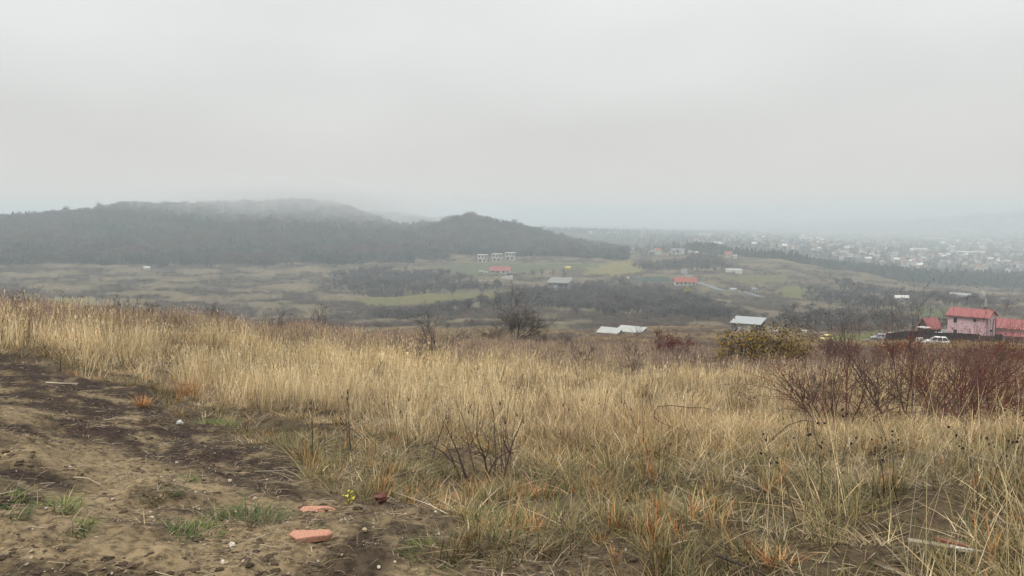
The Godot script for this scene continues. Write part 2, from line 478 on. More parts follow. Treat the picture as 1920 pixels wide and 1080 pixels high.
func tuft_mesh(n: int, lo: float, hi: float, spread: float, lean: float, curl: float, w: float, cols: Array, segs: int, heads := 0.0) -> ArrayMesh:
	var b := MB.new()
	for k in n:
		var a := rr(0, TAU)
		var r := spread * sqrt(rr(0, 1))
		var p := Vector3(cos(a) * r, -0.02, sin(a) * r)
		var h := rr(lo, hi)
		var c := vary(cols[rng.randi() % cols.size()], 0.34)
		var ba := a + rr(-1.2, 1.2)
		var le := h * rr(0.0, lean)
		var cu := h * rr(0.0, curl) * (1.0 if rng.randf() < 0.85 else 2.0)
		b.blade(p, ba, h, le, cu, w * rr(0.6, 1.3), c, segs)
		if rng.randf() < heads:
			# a loose seed head at the top of the stem
			var t := p + Vector3(cos(ba), 0, sin(ba)) * (le + cu) + Vector3.UP * h * (1.0 - 0.35 * minf(1.0, cu / h))
			for q in 3:
				b.blade(t + Vector3(0, -h * 0.16 * rr(0.2, 1.0), 0), rr(0, TAU), h * rr(0.05, 0.10), h * 0.02, h * 0.015, w * 1.4, vary(c, 0.15), 1)
	return b.done(M.grass)

func scatter(called: String, mesh: Mesh, put: Array, tint: PackedColorArray, label: String, category: String) -> void:
	if put.is_empty(): return
	var mm := MultiMesh.new()
	mm.transform_format = MultiMesh.TRANSFORM_3D
	mm.use_colors = true
	mm.mesh = mesh
	mm.instance_count = put.size()
	for k in put.size():
		mm.set_instance_transform(k, put[k])
		mm.set_instance_color(k, tint[k])
	var o := MultiMeshInstance3D.new()
	o.name = numbered(called)
	o.multimesh = mm
	add_child(o)
	tag(o, label, category, "", "stuff")

var beds := {}
func bed(key: String, x: float, z: float, size: float, tint: Color, tall := 1.0, lift := 0.0) -> void:
	if not beds.has(key): beds[key] = [[], PackedColorArray()]
	var up := Vector3(rr(-0.2, 0.2) + 0.25 * n_tuft.get_noise_2d(z + 30.0, x), 1, rr(-0.2, 0.2)).normalized()
	var bs := Basis(Quaternion(Vector3.UP, up)) * Basis(Vector3.UP, rr(0, TAU))
	beds[key][0].append(Transform3D(bs.scaled_local(Vector3(size, size * tall, size)), on(x, z, lift)))
	beds[key][1].append(tint)

func build_grass() -> void:
	rng.seed = 301
	M.grass = tinted(0.75, 0.3, 0.25)
	var gold := [Color(0.70, 0.55, 0.33), Color(0.62, 0.48, 0.275), Color(0.66, 0.53, 0.32), Color(0.74, 0.62, 0.40), Color(0.44, 0.325, 0.175), Color(0.27, 0.195, 0.105)]
	var dull := [Color(0.34, 0.245, 0.13), Color(0.24, 0.17, 0.09), Color(0.50, 0.38, 0.22), Color(0.16, 0.118, 0.066), Color(0.33, 0.215, 0.105)]
	var rust := [Color(0.40, 0.175, 0.06), Color(0.42, 0.235, 0.09), Color(0.28, 0.135, 0.06), Color(0.38, 0.28, 0.14), Color(0.22, 0.18, 0.075)]
	var green := [Color(0.12, 0.12, 0.045), Color(0.18, 0.155, 0.065), Color(0.08, 0.092, 0.034), Color(0.25, 0.20, 0.095), Color(0.22, 0.16, 0.08)]
	var brown := [Color(0.25, 0.175, 0.14), Color(0.29, 0.205, 0.165), Color(0.19, 0.135, 0.11), Color(0.36, 0.26, 0.185)]
	var kinds := {
		"tall": [26, 0.25, 0.72, 0.10, 0.30, 0.22, 0.0042, gold, 3, 0.4],
		"stalk": [6, 0.35, 0.80, 0.10, 0.38, 0.22, 0.0032, [Color(0.46, 0.37, 0.215), Color(0.38, 0.29, 0.16), Color(0.53, 0.435, 0.28)], 4, 0.35],
		"weed": [5, 0.25, 0.62, 0.03, 0.35, 0.15, 0.0065, [Color(0.075, 0.055, 0.045), Color(0.11, 0.075, 0.06), Color(0.06, 0.045, 0.04)], 3, 1.0],
		"short": [46, 0.10, 0.36, 0.13, 0.7, 0.7, 0.0048, dull, 3, 0.06],
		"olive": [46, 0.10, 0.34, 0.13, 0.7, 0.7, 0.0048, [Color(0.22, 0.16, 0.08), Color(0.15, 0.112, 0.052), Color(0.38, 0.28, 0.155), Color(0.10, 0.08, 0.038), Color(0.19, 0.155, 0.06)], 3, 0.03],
		"green": [40, 0.06, 0.22, 0.10, 0.7, 0.7, 0.0052, green, 3, 0.0],
		"rust": [22, 0.07, 0.19, 0.05, 0.6, 0.4, 0.006, rust, 3, 0.0],
		"mat": [34, 0.015, 0.07, 0.17, 3.0, 3.0, 0.005, [Color(0.34, 0.26, 0.16), Color(0.22, 0.16, 0.10), Color(0.42, 0.34, 0.23), Color(0.15, 0.12, 0.07)], 2, 0.0],
		"far_tall": [30, 0.22, 0.66, 0.24, 0.32, 0.2, 0.010, gold, 2, 0.2],
		"far_short": [40, 0.10, 0.34, 0.28, 0.8, 0.6, 0.012, dull, 2, 0.0],
		"far_brown": [26, 0.25, 0.72, 0.28, 0.35, 0.2, 0.011, brown, 2, 0.3],
		"field": [44, 0.25, 0.7, 0.9, 0.5, 0.4, 0.04, dull, 1, 0.0],
	}
	var meshes := {}
	for k in kinds:
		var q: Array = kinds[k]
		for v in 4: meshes[k + str(v)] = tuft_mesh(q[0], q[1], q[2], q[3], q[4], q[5], q[6], q[7], q[8], q[9])
	var d := 2.3
	while d < 290.0:
		var e := d * 1.045
		var dens := 92.0 if d < 7.0 else (92.0 * pow(7.0 / d, 1.0) if d < 11.0 else 58.0 * pow(11.0 / d, 1.25))
		if d > 110.0: dens *= 0.55
		var lo := -46.0
		if d > 75.0: lo = -30.0
		if d > 130.0: lo = -10.0
		var hi := 46.0
		var count := int(deg_to_rad(hi - lo) * (e * e - d * d) * 0.5 * dens)
		for k in count:
			var az := deg_to_rad(rr(lo, hi))
			var q := sqrt(rr(d * d, e * e))
			var x := q * sin(az)
			var z := -q * cos(az)
			var deg := rad_to_deg(az)
			var s := bare(x, z) if q < 26.0 else -5.0
			var nt := n_tuft.get_noise_2d(x, z)
			var np := n_patch.get_noise_2d(x, z)
			var v := str(rng.randi() % 4)
			var far := q > 19.0 + rr(-4, 4)
			if s > -0.1:
				# on the bare soil: scraps of dead grass and a little green
				var on_soil := rng.randf()
				if on_soil < 0.12 * (1.0 - smoothstep(0.6, 3.0, s)) + 0.065: bed("mat" + v, x, z, rr(0.15, 0.65), Color.WHITE * rr(0.35, 0.9))
				elif on_soil < 0.14 and nt > 0.22: bed("green" + v, x, z, rr(0.2, 0.45), Color.WHITE * rr(0.7, 1.1))
				continue
			var edge := smoothstep(-0.1, -1.1, s)
			var crowded := false
			for bp in brambles:
				if absf(x - bp[0]) < 0.8 and absf(z - bp[1]) < 0.8 and rng.randf() < 0.75: crowded = true
			if crowded and q < 30.0: continue
			var roll := rng.randf()
			if q > 118.0:
				if scrubby(x, z) > 0.75 and rng.randf() < 0.5: continue
				var sk := false
				for pl in plots:
					if pl[2].has_point(Vector2(x, z)) and Geometry2D.is_point_in_polygon(Vector2(x, z), pl[0]): sk = true
				if sk: continue
				bed("field" + v, x, z, rr(0.7, 1.5), Color(1.0, 0.98, 0.92) * rr(0.75, 1.1), rr(0.6, 1.2))
				continue
			# how tall and golden the grass stands: mostly the crest and the left slope
			var inside := smoothstep(-0.5, -2.0, s)
			var crest := smoothstep(5.0, -5.0, deg) * smoothstep(6.5, 9.5, q + np * 2.0) * inside
			crest = maxf(crest, 0.30 * smoothstep(8.0, 15.0, q))
			crest *= clampf(0.7 + nt * 1.5 + np * 0.9, 0.0, 1.3)
			var stalky := maxf(crest * 0.8, smoothstep(12.0, 22.0, deg) * smoothstep(11.0, 7.0, q) * 2.0) * inside
			var lush := clampf(0.76 + 0.6 * np + 1.0 * nt, 0.3, 1.3)
			if rng.randf() > lush + 0.25: continue
			# worn gaps between the clumps
			if q < 22.0 and n_soil.get_noise_2d(x * 1.25 + 11.0, z * 1.25) < -0.10 and rng.randf() < 0.68: continue
			var by_brambles := smoothstep(11.0, 15.0, deg) * smoothstep(6.5, 8.0, q) * smoothstep(17.0, 13.0, q)
			crest *= 1.0 - 0.85 * by_brambles
			stalky *= 1.0 - 0.8 * by_brambles
			lush *= 1.0 - 0.3 * by_brambles
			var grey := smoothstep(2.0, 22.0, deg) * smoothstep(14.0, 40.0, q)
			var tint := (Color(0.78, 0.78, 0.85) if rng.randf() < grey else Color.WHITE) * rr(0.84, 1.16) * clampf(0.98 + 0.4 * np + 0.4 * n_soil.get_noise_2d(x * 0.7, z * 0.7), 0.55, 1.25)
			if rng.randf() < (0.03 if far else 0.011):
				bed("weed" + v, x, z, rr(0.6, 1.2) * (1.0 + 0.02 * q), Color.WHITE)
				continue
			if far:
				var sz := rr(0.85, 1.25)
				var brownish := smoothstep(25.0, 33.0, q + 7.0 * smoothstep(-18.0, -28.0, deg)) * (0.42 + 0.8 * clampf(np * 1.3 + 0.12, 0, 1) + 0.25 * grey) * (1.0 if deg < 0 else 0.8)
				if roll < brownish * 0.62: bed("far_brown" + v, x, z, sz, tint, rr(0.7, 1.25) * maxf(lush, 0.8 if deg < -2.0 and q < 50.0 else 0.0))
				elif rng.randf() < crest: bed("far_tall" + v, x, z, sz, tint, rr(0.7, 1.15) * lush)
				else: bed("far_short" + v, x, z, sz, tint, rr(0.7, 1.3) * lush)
				continue
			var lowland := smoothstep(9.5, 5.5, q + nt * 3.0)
			if roll < 0.075 * stalky: bed("stalk" + v, x, z, rr(0.7, 1.1), tint)
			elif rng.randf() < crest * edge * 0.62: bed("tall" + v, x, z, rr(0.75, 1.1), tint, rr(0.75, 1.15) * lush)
			else:
				var g := rng.randf()
				var gf := 0.08 + 0.24 * lowland + 0.22 * (1.0 - edge) + 0.22 * clampf(nt, 0, 1)
				if g < gf * 0.72: bed("green" + v, x, z, rr(0.6, 1.15), tint)
				elif g < gf * 0.72 + 0.07 + 0.26 * maxf(lowland, 1.0 - edge) * clampf(0.5 + np * 2.0 + nt, 0, 1): bed("rust" + v, x, z, rr(0.6, 1.25), tint)
				elif g < gf + 0.28: bed("mat" + v, x, z, rr(0.8, 1.4), tint)
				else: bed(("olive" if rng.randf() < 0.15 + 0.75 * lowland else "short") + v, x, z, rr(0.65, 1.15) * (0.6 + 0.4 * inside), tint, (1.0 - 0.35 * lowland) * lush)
		d = e
	var words := {"tall": "tall golden dry grass standing on the slope", "stalk": "long pale grass stalks leaning over the shorter grass", "weed": "dark dead weed stems scattered through the grass", "short": "short tousled tan grass covering the slope", "olive": "low olive brown grass beside the bare soil", "green": "low green grass tufts among the dry grass", "rust": "small orange autumn grass tufts near the soil", "mat": "flattened dead grass lying on the ground", "far_tall": "golden dry grass towards the crest of the slope", "far_short": "dull tan grass further down the slope", "far_brown": "reddish brown dead stems along the crest", "field": "dry tan grass on the lower fields"}
	for k in kinds:
		for v in 4:
			var key: String = k + str(v)
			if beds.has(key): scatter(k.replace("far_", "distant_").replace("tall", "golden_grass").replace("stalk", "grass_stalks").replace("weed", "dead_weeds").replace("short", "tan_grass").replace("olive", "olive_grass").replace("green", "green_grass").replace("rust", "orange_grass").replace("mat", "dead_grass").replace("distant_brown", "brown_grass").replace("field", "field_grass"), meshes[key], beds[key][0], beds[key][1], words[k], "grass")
	beds.clear()

func build_soil_scraps() -> void:
	rng.seed = 302
	# gravel, clods and dead leaf bits on the bare soil
	var stone := MB.new()
	stone.rock(Vector3.ZERO, Vector3(1, 0.6, 0.8), 0.22, rng, Color.WHITE)
	var clod := MB.new()
	clod.rock(Vector3.ZERO, Vector3(1, 0.5, 1.1), 0.4, rng, Color.WHITE)
	var leaf := MB.new()
	leaf.quad(Vector3(-0.5, 0.05, 0), Vector3(-0.1, 0.0, -0.3), Vector3(0.15, 0.16, 0.02), Vector3(-0.1, 0.1, 0.32), Color.WHITE)
	leaf.quad(Vector3(-0.1, 0.0, -0.3), Vector3(0.5, 0.22, -0.12), Vector3(0.65, 0.3, 0.05), Vector3(0.15, 0.16, 0.02), Color.WHITE)
	leaf.quad(Vector3(0.15, 0.16, 0.02), Vector3(0.65, 0.3, 0.05), Vector3(0.4, 0.2, 0.25), Vector3(-0.1, 0.1, 0.32), Color.WHITE)
	var straw := MB.new()
	straw.tube(PackedVector3Array([Vector3(-0.5, 0, 0), Vector3(-0.1, 0.05, 0.06), Vector3(0.5, 0.02, -0.05)]), PackedFloat32Array([0.018, 0.02, 0.012]), 3, Color.WHITE, false)
	var meshes := [stone.done(tinted(0.85, 0.3)), clod.done(tinted(0.98, 0.1)), leaf.done(tinted(0.8, 0.3, 0.2)), straw.done(tinted(0.8, 0.3))]
	var put := [[], [], [], []]
	var tint := [PackedColorArray(), PackedColorArray(), PackedColorArray(), PackedColorArray()]
	for k in 52000:
		var az := deg_to_rad(rr(-46, 20))
		var d := 2.3 * pow(6.5, pow(rng.randf(), 0.62))
		var x := d * sin(az)
		var z := -d * cos(az)
		var s := bare(x, z)
		if s < -0.5: continue
		var w := rng.randf()
		var b := Basis(Vector3.UP, rr(0, TAU)) * Basis(Vector3.RIGHT, rr(-0.25, 0.25))
		var patch := n_soil.get_noise_2d(x * 1.3 + 70.0, z * 1.3)
		if w < 0.045:
			var c: Color = [Color(0.36, 0.31, 0.23), Color(0.28, 0.21, 0.14), Color(0.52, 0.47, 0.38), Color(0.30, 0.2, 0.14)][rng.randi() % 4]
			put[0].append(Transform3D(b.scaled(Vector3.ONE * (0.0025 + 0.010 * pow(rng.randf(), 4.0))), on(x, z, 0.002)))
			tint[0].append(vary(c, 0.2))
		elif w < 0.55:
			if patch < -0.05: continue
			var cs := 0.004 + 0.024 * pow(rng.randf(), 4.0)
			put[1].append(Transform3D(b.scaled(Vector3(cs, cs * 0.7, cs)), on(x, z, 0.0)))
			tint[1].append(vary(Color(0.085, 0.062, 0.043), 0.45))
		elif w < 0.86:
			if patch < 0.05 and rng.randf() < 0.8: continue
			put[2].append(Transform3D(b.scaled(Vector3.ONE * rr(0.006, 0.020)), on(x, z, 0.006)))
			tint[2].append(vary([Color(0.13, 0.085, 0.055), Color(0.2, 0.15, 0.1), Color(0.075, 0.055, 0.045), Color(0.30, 0.25, 0.18)][rng.randi() % 4], 0.3))
		else:
			if patch < -0.1 and rng.randf() < 0.6: continue
			var l := rr(0.04, 0.16)
			put[3].append(Transform3D(Basis(Vector3.UP, rr(0, TAU)).scaled(Vector3(l, rr(0.08, 0.16), l * 0.6)), on(x, z, 0.006)))
			tint[3].append(vary([Color(0.36, 0.29, 0.20), Color(0.22, 0.165, 0.11), Color(0.13, 0.095, 0.07)][rng.randi() % 3], 0.25))
	scatter("gravel", meshes[0], put[0], tint[0], "small pale pebbles strewn over the bare soil", "gravel")
	scatter("soil_clods", meshes[1], put[1], tint[1], "dark crumbs of soil on the bare patch", "soil")
	scatter("dead_leaves", meshes[2], put[2], tint[2], "curled dead brown leaves on the bare soil", "leaves")
	scatter("loose_straw", meshes[3], put[3], tint[3], "loose bits of straw lying on the soil", "straw")

# ---------------------------------------------------------------- trees and shrubs
func grow(b: MB, p: Vector3, dir: Vector3, length: float, r: float, level: int, o: Dictionary, tips: Array) -> void:
	var segs: int = o.segs[level]
	var pts := PackedVector3Array([p])
	var rad := PackedFloat32Array([r])
	var q := p
	var dv := dir
	for k in segs:
		dv = (dv + Vector3(rr(-1, 1), rr(-1, 1), rr(-1, 1)) * o.wob + Vector3.UP * float(o.rise[level])).normalized()
		q += dv * length / segs
		pts.append(q)
		rad.append(maxf(r * (1.0 - 0.75 * (k + 1.0) / segs), o.thin))
	if level >= o.flat_from:
		# fine twigs as slim triangles
		var s := dv.cross(Vector3(rr(-1, 1), rr(-1, 1), rr(-1, 1))).normalized() * r
		for k in segs: b.tri(pts[k] - s, pts[k] + s, pts[k + 1] + (pts[k + 1] - pts[k]) * 0.25, vary(o.col, 0.25))
	else: b.tube(pts, rad, o.sides[level], vary(o.col, 0.12), false)
	if level == o.kids.size():
		tips.append(q)
		tips.append(pts[segs / 2])
		return
	var n: int = o.kids[level]
	for k in n:
		var t := rr(o.from[level], 1.0) if k > 0 else 1.0
		var f := t * segs
		var i := mini(int(f), segs - 1)
		var at: Vector3 = pts[i].lerp(pts[i + 1], f - i)
		var along := (pts[i + 1] - pts[i]).normalized()
		var off := along.cross(Vector3(rr(-1, 1), rr(-1, 1), rr(-1, 1))).normalized()
		var a: float = o.angle[level] * rr(0.6, 1.25) * (0.4 if k == 0 else 1.0)
		grow(b, at, along * cos(a) + off * sin(a), length * float(o.ratio[level]) * rr(0.7, 1.15), maxf(r * (1.0 - 0.7 * t) * 0.75 + o.thin * 0.2, o.thin), level + 1, o, tips)

func specks(tips: Array, every: float, near: float, size: float, cols: Array, mat: Material) -> ArrayMesh:
	# small leaves or berries at the twig ends
	var b := MB.new()
	for t in tips:
		if rng.randf() > every: continue
		var p: Vector3 = t + Vector3(rr(-1, 1), rr(-1, 1), rr(-1, 1)) * near
		var u := Vector3(rr(-1, 1), rr(-1, 1), rr(-1, 1)).normalized() * size * rr(0.6, 1.3)
		var w := u.cross(Vector3(rr(-1, 1), rr(-1, 1), rr(-1, 1))).normalized() * size * 0.45
		b.quad(p - u, p + w, p + u, p - w, vary(cols[rng.randi() % cols.size()], 0.3))
	return b.done(mat)

func seeds(tips: Array, every: float, size: float, col: Color) -> ArrayMesh:
	var b := MB.new()
	for t in tips:
		if rng.randf() > every: continue
		b.rock(t, Vector3.ONE * size * rr(0.7, 1.2), 0.15, rng, vary(col, 0.25))
	return b.done(M.bark)

# canes: arching or upright stems rising from one root; each stem is a part with its own twigs
func shrub(called: String, label: String, category: String, at: Vector3, n: int, o: Dictionary, height: float, lean: float, group := "") -> Array:
	var root := thing(called, label, category, at, 0.0, group)
	var tips := []
	for k in n:
		var b := MB.new()
		var a := TAU * k / n + rr(-0.5, 0.5)
		var dir := Vector3(cos(a) * lean * rr(0.3, 1.0), 1.0, sin(a) * lean * rr(0.3, 1.0)).normalized()
		grow(b, Vector3(cos(a), -0.05 / maxf(o.root, 0.05), sin(a)) * o.root, dir, height * rr(0.75, 1.1), o.r * rr(0.7, 1.15), 0, o, tips)
		part("stem", b.done(M.bark), root)
	return [root, tips]

func thorn_spec(col: Color, kids: Array, r: float, arch := 0.0) -> Dictionary:
	var n := kids.size()
	var o := {"segs": [6, 4, 3, 2, 2], "wob": 0.16, "rise": [-arch, -arch * 0.6, 0.02, 0.02, 0.0], "thin": 0.0012, "flat_from": n, "sides": [5, 4, 3, 3], "kids": kids, "from": [0.25, 0.2, 0.2, 0.2], "angle": [0.75, 0.8, 0.8, 0.8], "ratio": [0.5, 0.5, 0.55, 0.6], "col": col, "root": 0.06, "r": r}
	return o

func far_tree_mesh(kind: int) -> ArrayMesh:
	# a leafless or evergreen tree one unit tall, for woods seen from far off
	var b := MB.new()
	var twig := [Color(0.078, 0.072, 0.070), Color(0.10, 0.09, 0.084), Color(0.062, 0.060, 0.062), Color(0.11, 0.096, 0.084)]
	if kind == 1: twig = [Color(0.028, 0.043, 0.032), Color(0.04, 0.055, 0.038), Color(0.024, 0.036, 0.03), Color(0.048, 0.055, 0.038)]
	if kind == 2: twig = [Color(0.115, 0.075, 0.052), Color(0.095, 0.066, 0.05), Color(0.13, 0.09, 0.058), Color(0.08, 0.064, 0.052)]
	b.tube(PackedVector3Array([Vector3(0, -0.08, 0), Vector3(rr(-0.03, 0.03), 0.35, rr(-0.03, 0.03)), Vector3(rr(-0.06, 0.06), 0.8, rr(-0.06, 0.06))]), PackedFloat32Array([0.028, 0.02, 0.006]), 4, twig[2], false)
	if kind == 1:
		for k in 170:
			var y := 0.2 + 0.8 * pow(rng.randf(), 1.1)
			var a := rr(0, TAU)
			var r := pow(1.02 - y, 0.6) * 0.30 * rr(0.45, 1.1)
			var tip := Vector3(cos(a) * r, y - 0.05, sin(a) * r)
			var s := Vector3(-sin(a), rr(-0.3, 0.3), cos(a)) * 0.045
			b.tri(Vector3(cos(a) * r * 0.15, y + 0.035, sin(a) * r * 0.15), tip + s, tip - s, vary(twig[rng.randi() % 4], 0.3))
		return b.done(M.bark)
	var lobes := []
	for k in 7:
		var a := rr(0, TAU)
		var r := rr(0.08, 0.26)
		lobes.append([Vector3(cos(a) * r, rr(0.42, 0.82), sin(a) * r), rr(0.12, 0.21)])
	for l in lobes:
		b.tube(PackedVector3Array([Vector3(0, rr(0.15, 0.4), 0), l[0]]), PackedFloat32Array([0.012, 0.005]), 3, twig[2], false)
		for k in 38:
			var dir := Vector3(rr(-1, 1), rr(-0.6, 1), rr(-1, 1)).normalized()
			var p: Vector3 = l[0] + dir * l[1] * rr(0.1, 0.75)
			var e: Vector3 = p + (dir + Vector3(rr(-0.6, 0.6), rr(0, 0.6), rr(-0.6, 0.6))).normalized() * rr(0.06, 0.15)
			var s := dir.cross(Vector3(rr(-1, 1), rr(-1, 1), rr(-1, 1))).normalized() * rr(0.006, 0.017)
			b.tri(p - s, p + s, e, vary(twig[rng.randi() % 4], 0.3))
	return b.done(M.bark)

func scrub_mesh(cols: Array) -> ArrayMesh:
	# a low leafless bush one unit tall and about 1.4 wide
	var b := MB.new()
	for k in 9:
		var a := rr(0, TAU)
		b.tube(PackedVector3Array([Vector3(cos(a) * 0.1, -0.1, sin(a) * 0.1), Vector3(cos(a) * rr(0.2, 0.5), rr(0.5, 0.8), sin(a) * rr(0.2, 0.5))]), PackedFloat32Array([0.016, 0.006]), 3, cols[0], false)
	for k in 230:
		var a := rr(0, TAU)
		var r := 0.7 * sqrt(rng.randf())
		var y := rr(0.0, 1.0) * (1.0 - 0.75 * r * r)
		var p := Vector3(cos(a) * r, y * 0.85, sin(a) * r)
		var e := p + Vector3(cos(a) * rr(-0.05, 0.2), rr(0.02, 0.25), sin(a) * rr(-0.05, 0.2))
		var s := Vector3(rr(-1, 1), rr(-0.4, 0.4), rr(-1, 1)).normalized() * rr(0.008, 0.02)
		b.tri(p - s, p + s, e, vary(cols[rng.randi() % cols.size()], 0.3))
	return b.done(M.bark)

func blocked(p: Vector2) -> bool:
	# clearings kept round the buildings
	for c in [[39.0, -652.0, 19.0], [36.0, -625.0, 14.0], [152.0, -690.0, 16.0], [-12.0, -845.0, 20.0], [-5.0, -752.0, 12.0], [-18.0, -970.0, 34.0], [75.0, -248.0, 14.0], [33.0, -244.0, 14.0], [124.0, -548.0, 9.0], [-42.0, -545.0, 10.0], [341.0, -590.0, 16.0], [241.0, -852.0, 14.0], [172.0, -700.0, 20.0]]:
		if p.distance_to(Vector2(c[0], c[1])) < c[2]: return true
	return false

func build_woods() -> void:
	rng.seed = 303
	M.bark = tinted(0.9, 0.2)
	var kinds := [[], [], []]
	for k in 3:
		for v in 4: kinds[k].append(far_tree_mesh(k))
	var put := {}
	var far := {}
	var plant := func(book: Dictionary, kind: int, x: float, z: float, h: float, wide: float) -> void:
		var key := kind * 4 + rng.randi() % 4
		if not book.has(key): book[key] = [[], PackedColorArray()]
		book[key][0].append(Transform3D(Basis(Vector3.UP, rr(0, TAU)).scaled(Vector3(h * wide, h, h * wide)), on(x, z, -0.2)))
		book[key][1].append(Color.WHITE * rr(0.75, 1.25) * (1.0 + 0.7 * n_cover.get_noise_2d(x * 1.6, z * 1.6)))
	# the wooded hills
	for k in 46000:
		var az := rr(-47.0, 8.4)
		var q := sqrt(rr(900.0 * 900.0, 1640.0 * 1640.0)) if k < 38000 else sqrt(rr(2150.0 * 2150.0, 3100.0 * 3100.0))
		var x := q * sin(deg_to_rad(az))
		var z := -q * cos(deg_to_rad(az))
		if not wooded(az, q, x, z) or rng.randf() < 0.35: continue
		var s := n_wood.get_noise_2d(x, z)
		var kind := 1 if s > 0.12 + rr(-0.15, 0.15) else (2 if s < -0.22 + rr(-0.15, 0.15) else 0)
		plant.call(far, kind, x, z, rr(5.5, 12.5) * (1.0 + 0.75 * n_patch.get_noise_2d(x * 0.28, z * 0.28)) * (1.4 if rng.randf() < 0.07 and kind != 1 else 1.0) * (0.85 if kind == 1 else 1.0), rr(1.1, 1.8) if kind != 1 else rr(1.1, 1.6))
	# the ridge beyond the fields and trees among the far gardens
	for k in 13000:
		var az := rr(3.0, 41.0)
		var q := rr(1150.0, 4300.0)
		var x := q * sin(deg_to_rad(az))
		var z := -q * cos(deg_to_rad(az))
		if n_cover.get_noise_2d(x, z) < 0.02 + rr(-0.2, 0.2): continue
		plant.call(far, 0 if rng.randf() < 0.8 else 1, x, z, rr(5.0, 10.0), rr(1.0, 1.5))
	# a belt of pines behind the tan hill
	var belt := [Vector2(318, -1330), Vector2(378, -1190), Vector2(430, -1130), Vector2(512, -1120), Vector2(560, -1060), Vector2(640, -1060), Vector2(760, -1090)]
	for k in belt.size() - 1:
		for i in 210:
			var p: Vector2 = belt[k].lerp(belt[k + 1], rng.randf()) + Vector2(rr(-45, 45), rr(-60, 50))
			plant.call(far, 1 if rng.randf() < 0.88 else 0, p.x, p.y, rr(10.0, 17.0), rr(0.95, 1.35))
	for key in far: scatter("forest", kinds[key / 4][key % 4], far[key][0], far[key][1], ["leafless grey brown forest on the misty hill", "dark evergreen trees on the misty hill", "russet brown trees on the misty hill"][key / 4], "forest")
	# thickets in the valley
	for t in thickets:
		var bb := bounds(t[0])
		for k in int(bb.get_area() * float(t[1]) * 1.9):
			var p := bb.position + Vector2(rng.randf() * bb.size.x, rng.randf() * bb.size.y)
			var wob := Vector2(n_mid.get_noise_2d(p.x, p.y), n_mid.get_noise_2d(p.y, p.x)) * 30.0
			if not Geometry2D.is_point_in_polygon(p + wob, t[0]): continue
			if blocked(p): continue
			plant.call(put, 0 if rng.randf() < 0.9 else 2, p.x, p.y, rr(3.0, 7.0) * (1.0 + 0.5 * n_mid.get_noise_2d(p.x * 0.6, p.y * 0.6)), rr(1.2, 1.9))
	for key in put: scatter("thicket", kinds[key / 4][key % 4], put[key][0], put[key][1], "thicket of leafless grey trees in the valley", "thicket")
	# scrub over the slopes
	var cols := [[Color(0.12, 0.095, 0.08), Color(0.15, 0.115, 0.10), Color(0.095, 0.08, 0.07)], [Color(0.17, 0.115, 0.10), Color(0.13, 0.085, 0.075), Color(0.20, 0.14, 0.115)], [Color(0.12, 0.11, 0.075), Color(0.16, 0.14, 0.09), Color(0.09, 0.085, 0.065)]]
	var ms := []
	for k in 6: ms.append(scrub_mesh(cols[k % 3]))
	var book := {}
	for k in 60000:
		var az := rr(-46.0, 46.0)
		var q := 95.0 * pow(11.0, pow(rng.randf(), 0.62))
		if az < 0.0 and q < 300.0: continue
		var x := q * sin(deg_to_rad(az))
		var z := -q * cos(deg_to_rad(az))
		var s := scrubby(x, z)
		if q < 260.0: s = maxf(s * 1.1, 0.35)
		if rng.randf() > s * s or wooded(az, q, x, z): continue
		var skip := false
		for pl in plots:
			if pl[2].has_point(Vector2(x, z)) and Geometry2D.is_point_in_polygon(Vector2(x, z), pl[0]): skip = true
		if skip or blocked(Vector2(x, z)) or (q < 255.0 and absf(az - 28.0) < 5.2 and q > 160.0): continue
		var key := rng.randi() % 6
		if q < 300.0 and key % 3 == 2 and rng.randf() < 0.6: key = 1
		if not book.has(key): book[key] = [[], PackedColorArray()]
		var h := rr(0.5, 1.3) if q < 300.0 else rr(0.7, 2.6)
		if q < 240.0 and az > 19.0: h = rr(0.25, 0.6)
		var wd := h * rr(1.0, 1.7)
		book[key][0].append(Transform3D(Basis(Vector3.UP, rr(0, TAU)).scaled(Vector3(wd, h, wd)), on(x, z, -0.05)))
		book[key][1].append(Color.WHITE * rr(0.7, 1.25))
	for key in book: scatter("scrub", ms[key], book[key][0], book[key][1], "low leafless scrub on the valley slopes", "scrub")
var brambles := [[5.6, -10.7, 1.35, "dense dark bramble bush, tallest of the mass, beside the arching rose bush", 0.10], [6.9, -12.1, 1.25, "dark bramble with sparse yellow green leaves behind the tallest bramble", 0.35], [8.82, -15.69, 1.1, "dark purple bramble in the middle of the bramble mass", 0.10], [10.06, -15.6, 1.1, "bramble with scattered dark red leaves near the frame edge", 0.25], [11.17, -18.96, 1.0, "dark bramble with a few orange leaves behind the bramble mass", 0.2], [14.17, -21.8, 1.0, "wide red brown bramble at the far right end of the mass", 0.15], [7.6, -13.2, 1.15, "low tangled bramble joining the two tall brambles", 0.15], [11.9, -16.2, 0.9, "bramble thicket at the right edge of the view", 0.1], [11.81, -25.39, 1.1, "red twigged rose bush standing behind the arching rose bush", 0.15], [9.6, -19.6, 1.0, "red brown rose bush between the brambles and the wire fence far below", 0.15], [4.95, -11.9, 0.95, "low red brown bramble just behind the arching rose bush", 0.1], [6.2, -9.9, 0.85, "low bramble in front of the tallest bramble, nearest the camera", 0.12]]


